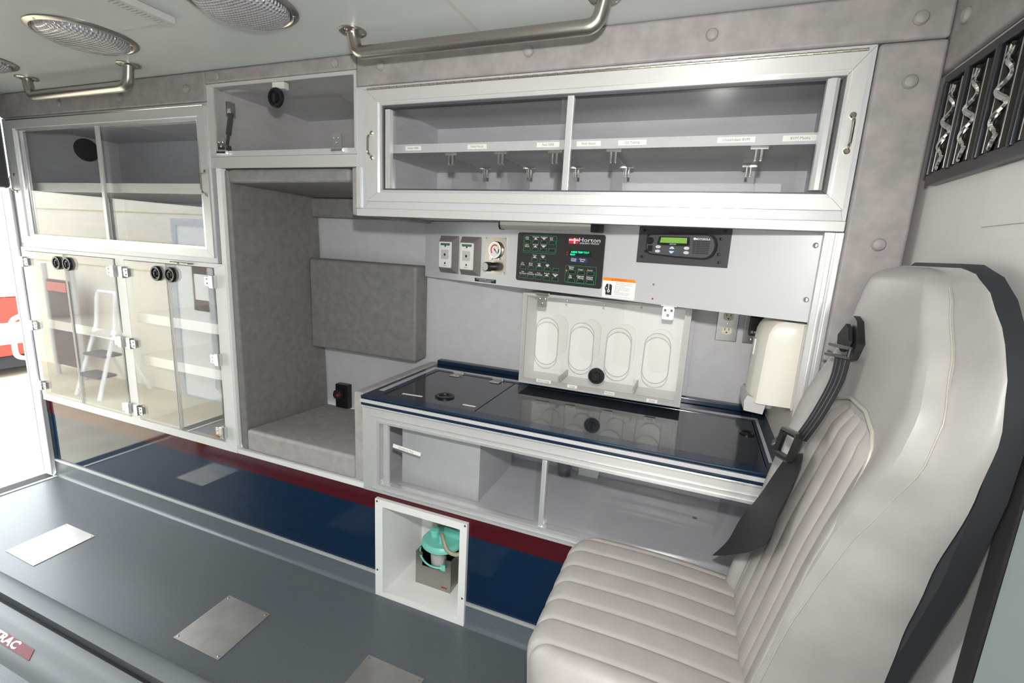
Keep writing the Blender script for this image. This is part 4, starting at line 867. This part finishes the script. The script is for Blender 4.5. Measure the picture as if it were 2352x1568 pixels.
# cushion
CY0, CY1, CX0, CX1, CZ = -0.535, -0.025, -0.245, 0.235, 0.505
seams = [-0.470, -0.402, -0.336, -0.271, -0.206, -0.142, -0.085]
def cush(u, v):
    # u across (y), v from rear underside over the top to the front underside
    y = CY0 + (CY1 - CY0) * u
    e = min(u, 1 - u) * (CY1 - CY0)
    edge = 1 - max(0.0, 1 - e / 0.055) ** 2.2 if e < 0.055 else 1.0
    # rounded front corners in plan
    fx = CX0 + 0.075 * max(0.0, 1 - e / 0.10) ** 2
    L1 = CX1 - (fx + 0.05); L2 = 0.05 * PI / 2 * 1.2; L3 = 0.10
    T = L1 + L2 + L3; sarc = v * T
    dimp = 0.0
    for q in seams: dimp += math.exp(-((y - q) / 0.0045) ** 2)
    rib = 0.0
    if seams[0] < y < seams[-1]:
        for a, b in zip(seams, seams[1:]):
            if a <= y <= b: rib = 0.0022 * math.sin(PI * (y - a) / (b - a)) ** 0.8
    off = -0.0036 * dimp + rib
    if sarc < L1:
        x = CX1 - sarc; q = sarc / L1
        z = CZ - 0.020 * (1 - q) + 0.010 * math.sin(PI * q) + off
    elif sarc < L1 + L2:
        a = (sarc - L1) / L2 * PI / 2; x = fx + 0.05 - (0.05 + off) * math.sin(a); z = CZ - 0.06 + (0.06 + off) * math.cos(a)
    else:
        x = fx - off + 0.3 * (sarc - L1 - L2) * 0.2; z = CZ - 0.06 - (sarc - L1 - L2)
    zb = CZ - 0.155
    z = zb + (z - zb) * (0.62 + 0.38 * edge)
    return (x, y, z)
cm = MB().grid(cush, 150, 60)
n = 150
cm.f.append(tuple(j * n for j in range(60))); cm.f.append(tuple(j * n + n - 1 for j in range(60))[::-1])
part('seat_cushion', cm, 'leather', t)
part('cushion_base', MB().box(-0.205, 0.24, CY0 + 0.012, CY1 - 0.012, 0.372, 0.42, 0.01), 'leather_side', t)
part('side_seam', MB().tube([(CX1 - 0.02, CY0 + 0.002, CZ - 0.058), (-0.02, CY0 + 0.0005, CZ - 0.050), (-0.15, CY0 + 0.001, CZ - 0.055), (-0.178, CY0 + 0.012, CZ - 0.060)], 0.0022, 6), 'piping', t)

# backrest: levels (z, near y, far y)
NEAR = [(0.46, -0.425), (0.59, -0.430), (0.76, -0.445), (0.86, -0.460), (0.935, -0.487), (1.03, -0.530), (1.09, -0.524), (1.156, -0.480), (1.246, -0.394), (1.285, -0.335), (1.2925, -0.290)]
NEARB = [(0.46, -0.430), (0.60, -0.438), (0.717, -0.458), (0.844, -0.490), (1.009, -0.546), (1.092, -0.563), (1.158, -0.547), (1.206, -0.522), (1.254, -0.474), (1.285, -0.425), (1.2925, -0.395)]
FAR = [(0.46, -0.065), (0.65, -0.052), (0.80, -0.045), (0.95, -0.050), (1.03, -0.060), (1.10, -0.072), (1.20, -0.070), (1.25, -0.074), (1.275, -0.087), (1.2925, -0.125)]
def crn(z): return 0.007 + 0.0235 * min(1.0, max(0.0, (z - 0.68) / 0.27))
def backx(z): return 0.19 + 0.19 * (z - 0.55)
NS = 64
def back_sec(z, shrink=0.0):
    yn = lerp_tab(NEAR, z) + shrink * 0.6; yf = lerp_tab(FAR, z) - shrink * 0.6; xf = backx(z) + shrink; xb = 0.361; ynb = lerp_tab(NEARB, z) + shrink * 0.6; rc = crn(z)
    P = []
    hw = (yf - yn) / 2; cy = (yf + yn) / 2
    # front from far to near with rounded corners, then the near side, back and far side
    for k in range(40):
        u = -1 + 2 * k / 39          # -1 far ... 1 near
        ins = 1 / (1 + math.exp(-(abs(u) - 0.74) * 26))
        low = 1.0 if z < 1.0 else max(0.0, 1 - (z - 1.0) / 0.14)
        bol = (0.026 if u < 0 else 0.006) * ins * low
        e = max(0.0, abs(u) - 0.86) / 0.14
        rd = (0.030 if u < 0 else rc) * (1 - math.sqrt(max(0.0, 1 - e * e)))
        P.append((xf - bol + rd, cy - u * hw, z))
    for k in range(1, 9): P.append((xf + rc + (xb - xf - rc) * k / 8, yn + (ynb - yn) * math.sin(PI / 2 * k / 8), z))
    for k in range(1, 8): P.append((xb, ynb + (yf - ynb) * k / 8, z))
    for k in range(9): P.append((xb + (xf + 0.034 - xb) * k / 9, yf + 0.006 * math.sin(PI * k / 9), z))
    return P
zl = [0.46 + (1.262 - 0.46) * k / 40 for k in range(41)] + [1.270, 1.278, 1.285, 1.290, 1.2925]
bk = MB(); n = None; rows_ = []
for z in zl:
    q = max(0.0, (z - 1.262) / 0.0305); rows_.append(back_sec(z, 0.040 * (1 - math.sqrt(max(0, 1 - q * q)))))
n = len(rows_[0]); bk.v = [p for r_ in rows_ for p in r_]
bk.f = [(j * n + i, j * n + (i + 1) % n, (j + 1) * n + (i + 1) % n, (j + 1) * n + i) for j in range(len(rows_) - 1) for i in range(n)] + [tuple(range(n))[::-1], tuple((len(rows_) - 1) * n + i for i in range(n))]
part('backrest', bk, 'leather_side', t)
# seam along the near front edge
sm = [(backx(z) + crn(z) - 0.003, lerp_tab(NEAR, z) - 0.0004, z) for z in [0.50 + (1.262 - 0.50) * k / 40 for k in range(41)]]
part('edge_seam', MB().tube(sm, 0.0014, 6), 'piping', t)
# channelled insert
IN_N = [(0.48, -0.415), (0.77, -0.428), (0.93, -0.452), (0.985, -0.455), (1.02, -0.444), (1.042, -0.415), (1.052, -0.370)]
IN_F = [(0.48, -0.085), (0.77, -0.105), (0.92, -0.138), (0.985, -0.165), (1.02, -0.195), (1.042, -0.235), (1.052, -0.285)]
def insert(u, v):
    z = 0.48 + (1.052 - 0.48) * (1 - (1 - v) ** 1.5)
    yf, yn = lerp_tab(IN_F, z), lerp_tab(IN_N, z)
    y = yf + (yn - yf) * u
    e = min(u, 1 - u) * 2
    bul = 0.019 * (1 - (1 - min(1, e * 2.2)) ** 2) ** 0.5 * min(1.0, max(0.0, (1.052 - z) / 0.05)) ** 0.5
    q = (u * 6) % 1.0
    rib = 0.0042 * math.sin(PI * q) ** 0.6
    return (backx(z) + 0.012 - bul - rib * min(1, e * 3) * min(1, (1.052 - z) / 0.06), y, z)
part('back_insert', MB().grid(insert, 120, 50), 'leather', t)
ol = [(backx(z) - 0.002, lerp_tab(IN_F, z), z) for z in [0.52 + 0.532 * k / 30 for k in range(31)]] + [(backx(z) - 0.002, lerp_tab(IN_N, z), z) for z in [1.052 - 0.532 * k / 30 for k in range(31)]]
part('piping', MB().tube(ol, 0.0035, 8), 'piping', t)
# black shell behind
SH = [(0.40, -0.40), (0.636, -0.439), (0.861, -0.518), (1.01, -0.548), (1.10, -0.553), (1.16, -0.535), (1.216, -0.498), (1.255, -0.463), (1.283, -0.420), (1.299, -0.362)]
pl = [(y, z) for z, y in SH] + [(-0.20, 1.299), (-0.12, 1.27), (-0.08, 1.2), (-0.06, 1.0), (-0.06, 0.40)]
part('back_shell', MB().prism(pl, 'x', 0.362, 0.391), 'seat_black', t)
# belt
def ribbon(pairs, th=0.0022):
    mb = MB(); n = len(pairs); F = []; B = []
    for a, b in pairs:
        a, b = Vector(a), Vector(b); F.append((a, b))
    # smooth with Catmull-Rom
    S = []
    for i in range(n - 1):
        for k in range(6):
            tt_ = k / 6; row = []
            for c in (0, 1):
                p0, p1, p2, p3 = F[max(0, i - 1)][c], F[i][c], F[i + 1][c], F[min(n - 1, i + 2)][c]
                row.append(0.5 * ((2 * p1) + (p2 - p0) * tt_ + (2 * p0 - 5 * p1 + 4 * p2 - p3) * tt_ ** 2 + (3 * p1 - p0 - 3 * p2 + p3) * tt_ ** 3))
            S.append(row)
    S.append(list(F[-1])); off = Vector((th, th * 0.4, 0)); vv = []; m = 6
    for a, b in S:
        for k in range(m): vv.append((a + (b - a) * k / (m - 1))[:])
        for k in range(m - 1, -1, -1): vv.append((a + (b - a) * k / (m - 1) + off)[:])
    w_ = 2 * m; N = len(S)
    ff_ = [(j * w_ + i, j * w_ + (i + 1) % w_, (j + 1) * w_ + (i + 1) % w_, (j + 1) * w_ + i) for j in range(N - 1) for i in range(w_)] + [tuple(range(w_))[::-1], tuple((N - 1) * w_ + i for i in range(w_))]
    return mb.add(vv, ff_), S
upb = [((0.272, -0.180, 1.110), (0.274, -0.268, 1.122)), ((0.263, -0.209, 1.066), (0.265, -0.286, 1.077)), ((0.240, -0.225, 0.998), (0.243, -0.300, 1.014)), ((0.222, -0.205, 0.933), (0.226, -0.283, 0.955))]
lob = [((0.218, -0.195, 0.889), (0.226, -0.272, 0.927)), ((0.207, -0.165, 0.835), (0.223, -0.290, 0.912)), ((0.190, -0.125, 0.752), (0.210, -0.300, 0.855)), ((0.168, -0.075, 0.663), (0.196, -0.305, 0.802)), ((0.150, -0.050, 0.580), (0.180, -0.305, 0.730)), ((0.1215, -0.030, 0.515), (0.138, -0.135, 0.588))]
bm_, S = ribbon(upb); ub = part('shoulder_belt', bm_, 'belt', t)
ln = MB()
for fr in (0.22, 0.5, 0.78): ln.tube([(a + (b - a) * fr + Vector((-0.0002, -0.0002, 0)))[:] for a, b in S], 0.0011, 5)
part('belt_stripes', ln, 'belt_line', ub)
part('lap_belt', ribbon(lob)[0], 'belt', t)
gd = [(0.300, -0.142, 1.188), (0.298, -0.178, 1.181), (0.291, -0.234, 1.145), (0.285, -0.232, 1.114), (0.283, -0.206, 1.105), (0.286, -0.143, 1.119), (0.291, -0.108, 1.146)]
g = part('belt_guide', MB().extr(gd, (0.012, 0, 0.0)), 'black', t)
gc = Vector((0.289, -0.175, 1.146))
part('guide_cover', MB().extr([tuple(gc + (Vector(p) - gc) * 0.62 + Vector((-0.002, 0, 0))) for p in gd], (-0.007, 0, 0.0)), 'black_matte', g)
bkt = MB()
for p, q in (((0.272, -0.130, 1.124), (0.274, -0.262, 1.138)), ((0.268, -0.130, 1.103), (0.272, -0.268, 1.122))): bkt.tube([p, q], 0.0036, 8)
bkt.tube([(0.274, -0.262, 1.138), (0.272, -0.266, 1.122)], 0.0036, 8)
part('guide_bracket', bkt, 'black', g)
sl = MB().tube(fillet([(0.206, -0.190, 0.943), (0.212, -0.300, 0.968), (0.204, -0.292, 0.915), (0.198, -0.190, 0.890), (0.206, -0.190, 0.943)], 0.012, 3), 0.0075, 8)
part('belt_slider', sl, 'black', t)
part('buckle_tongue', MB().hexa([(0.196, -0.128, 0.882), (0.205, -0.196, 0.928), (0.209, -0.196, 0.928), (0.200, -0.128, 0.882), (0.196, -0.142, 0.900), (0.205, -0.208, 0.946), (0.209, -0.208, 0.946), (0.200, -0.142, 0.900)]), 'chrome', t)

# ================================================================== OUTSIDE THE REAR DOORWAY
GZ = -0.75
struct('floor_side', MB().box(-3.2, 4.0, -4.4, -1.8, GZ - 0.05, GZ), 'concrete', 'pale concrete garage floor added outside the fill-light opening')  # unseen floor added with the fill-light opening
struct('wall_side', MB().box(-3.4, 4.0, -4.5, -4.4, GZ, 3.4), 'fill_wall', 'grey unseen wall added beyond the fill-light opening')  # unseen wall added to bounce daylight in through the side opening
struct('floor_outside', MB().box(-16, -3.2, -2.6, 9, GZ - 0.05, GZ), 'concrete', 'pale concrete garage floor outside the rear doorway')
wg = struct('wall_garage', MB().box(-16, -3.4, -2.7, -2.6, GZ, 3.4), 'tan_wall', 'tan garage wall seen mirrored in the clear doors')
for z in (0.75, 1.10, 1.45, 1.80, 2.15): part('panel_line', MB().box(-16, -3.4, -2.6, -2.59, z, z + 0.012), 'tan_line', wg)
t = thing('rear_door', 'white rear door leaf swung open beyond the jamb, with a grab handle', 'door', (-3.3, 0.1, 0.0))
part('leaf', MB().hexa([(-3.085, 0.015, -0.05), (-3.085, 0.055, -0.05), (-3.72, 0.30, -0.05), (-3.72, 0.26, -0.05), (-3.085, 0.015, 1.45), (-3.085, 0.055, 1.45), (-3.72, 0.30, 1.45), (-3.72, 0.26, 1.45)], 0.006), 'outer_door', t)
part('hinge', MB().tube([(-3.080, -0.004, 0.0), (-3.080, -0.004, 1.42)], 0.012, 10), 'alu', t)
part('handle', MB().tube(fillet([(-3.40, 0.125, 0.78), (-3.39, 0.075, 0.76), (-3.39, 0.075, 0.56), (-3.40, 0.125, 0.54)], 0.03), 0.012, 10), 'white_plastic', t)
t = thing('rear_door', 'white rear door leaf swung open on the kerb side, seen only as a reflection', 'door', (-3.4, -1.3, 0.0))
part('leaf', MB().hexa([(-3.085, -1.18, -0.05), (-3.085, -1.22, -0.05), (-3.75, -1.52, -0.05), (-3.75, -1.48, -0.05), (-3.085, -1.18, 1.45), (-3.085, -1.22, 1.45), (-3.75, -1.52, 1.45), (-3.75, -1.48, 1.45)], 0.006), 'outer_door', t)
part('window', MB().hexa([(-3.25, -1.248, 0.85), (-3.60, -1.406, 0.85), (-3.60, -1.412, 0.85), (-3.25, -1.254, 0.85), (-3.25, -1.248, 1.30), (-3.60, -1.406, 1.30), (-3.60, -1.412, 1.30), (-3.25, -1.254, 1.30)]), 'outer_door', t)
# step stool
t = thing('step_stool', 'white folding step stool with grey treads by the garage wall, mirrored in the clear doors', 'step stool', (-6.55, -2.2, GZ))
sx, sy = -6.60, -2.18
for dx in (-0.22, 0.22):
    part('front_leg', MB().tube([(sx + dx, sy + 0.22, GZ), (sx + dx * 0.8, sy - 0.05, GZ + 0.85), (sx + dx * 0.8, sy - 0.08, GZ + 1.15)], 0.022, 8), 'stool_white', t)
    part('rear_leg', MB().tube([(sx + dx, sy - 0.34, GZ), (sx + dx * 0.8, sy - 0.05, GZ + 0.75)], 0.020, 8), 'stool_white', t)
part('handle', MB().tube(fillet([(sx - 0.176, sy - 0.08, GZ + 1.14), (sx - 0.17, sy - 0.10, GZ + 1.24), (sx + 0.17, sy - 0.10, GZ + 1.24), (sx + 0.176, sy - 0.08, GZ + 1.14)], 0.06), 0.022, 8), 'stool_white', t)
for z, y in ((0.26, 0.10), (0.50, 0.02), (0.74, -0.06)):
    part('tread', MB().box(sx - 0.20, sx + 0.20, sy + y - 0.10, sy + y + 0.10, GZ + z - 0.015, GZ + z + 0.015, 0.005), 'stool_tread', t)
# inner door + banner + poster on the garage wall
t = thing('garage_door', 'pale door with frame in the garage wall, mirrored in the clear doors', 'door', (-5.35, -2.58, GZ))
part('frame', MB().frame(-5.85, -4.85, GZ, 1.40, 0.08, 0.08, 0.02, 0.08, -2.6, -2.56), 'outer_door', t)
part('leaf', MB().box(-5.77, -4.93, -2.59, -2.575, GZ + 0.02, 1.32), 'white_frame', t)
part('poster', MB().box(-5.50, -5.20, -2.575, -2.57, 0.35, 0.95), 'poster_dark', t)
part('poster_sheet', MB().box(-5.46, -5.24, -2.57, -2.566, 0.48, 0.78), 'label_white', t)
t = thing('banner_stand', 'blue roll-up banner stand against the garage wall, mirrored in the clear doors', 'banner', (-4.55, -2.45, GZ))
part('banner', MB().box(-4.72, -4.40, -2.47, -2.46, GZ + 0.08, 1.15), 'banner_blue', t)
part('foot', MB().box(-4.75, -4.37, -2.52, -2.41, GZ, GZ + 0.08, 0.01), 'alu', t)
t = thing('tool_rack', 'grey cluttered rack against the garage wall, mirrored in the left clear door', 'rack', (-7.7, -2.35, GZ))
for dx in (-0.30, 0.30): part('post', MB().tube([(-7.7 + dx, -2.35, GZ), (-7.7 + dx, -2.35, 0.75)], 0.03, 8), 'grey_plastic', t)
part('panel', MB().box(-7.95, -7.45, -2.38, -2.33, GZ + 0.15, 0.55, 0.01), 'poster_dark', t)
part('sign', MB().box(-7.92, -7.50, -2.33, -2.31, 0.40, 0.52, 0.01), 'sign_red', t)
# vehicle beyond the doorway
t = thing('fire_truck', 'red and white vehicle parked beyond the rear doorway at the left edge', 'vehicle', (-9.5, 2.4, GZ))
tx0, tx1, ty0, ty1 = -11.5, -8.2, 1.0, 3.2
part('body', MB().box(tx0, tx1, ty0, ty1, -0.02, 0.02, 0.02).box(tx0, tx1, ty0, ty1, 0.30, 1.6, 0.05), 'truck_white', t)
part('red_band', MB().box(tx0 - 0.002, tx1 + 0.004, ty0 - 0.004, ty1 + 0.004, -0.02, 0.30, 0.005), 'truck_red', t)
part('white_band', MB().box(tx0 - 0.002, tx1 + 0.004, ty0 - 0.004, ty1 + 0.004, -0.30, -0.02, 0.005), 'truck_white', t)
part('red_skirt', MB().box(tx0, tx1 + 0.002, ty0, ty1, -0.45, -0.30, 0.01), 'truck_red', t)
for y in (1.15, 3.0): part('wheel', MB().lathe([(0.30, 0), (0.32, 0.03), (0.32, 0.22), (0.28, 0.25), (0.0005, 0.25)], (-8.75, y - 0.13, GZ + 0.322), 'y', 28), 'tyre', t)
part('underbody', MB().box(tx0 + 0.1, tx1 - 0.05, ty0 + 0.1, ty1 - 0.1, -0.62, -0.45), 'tyre', t)
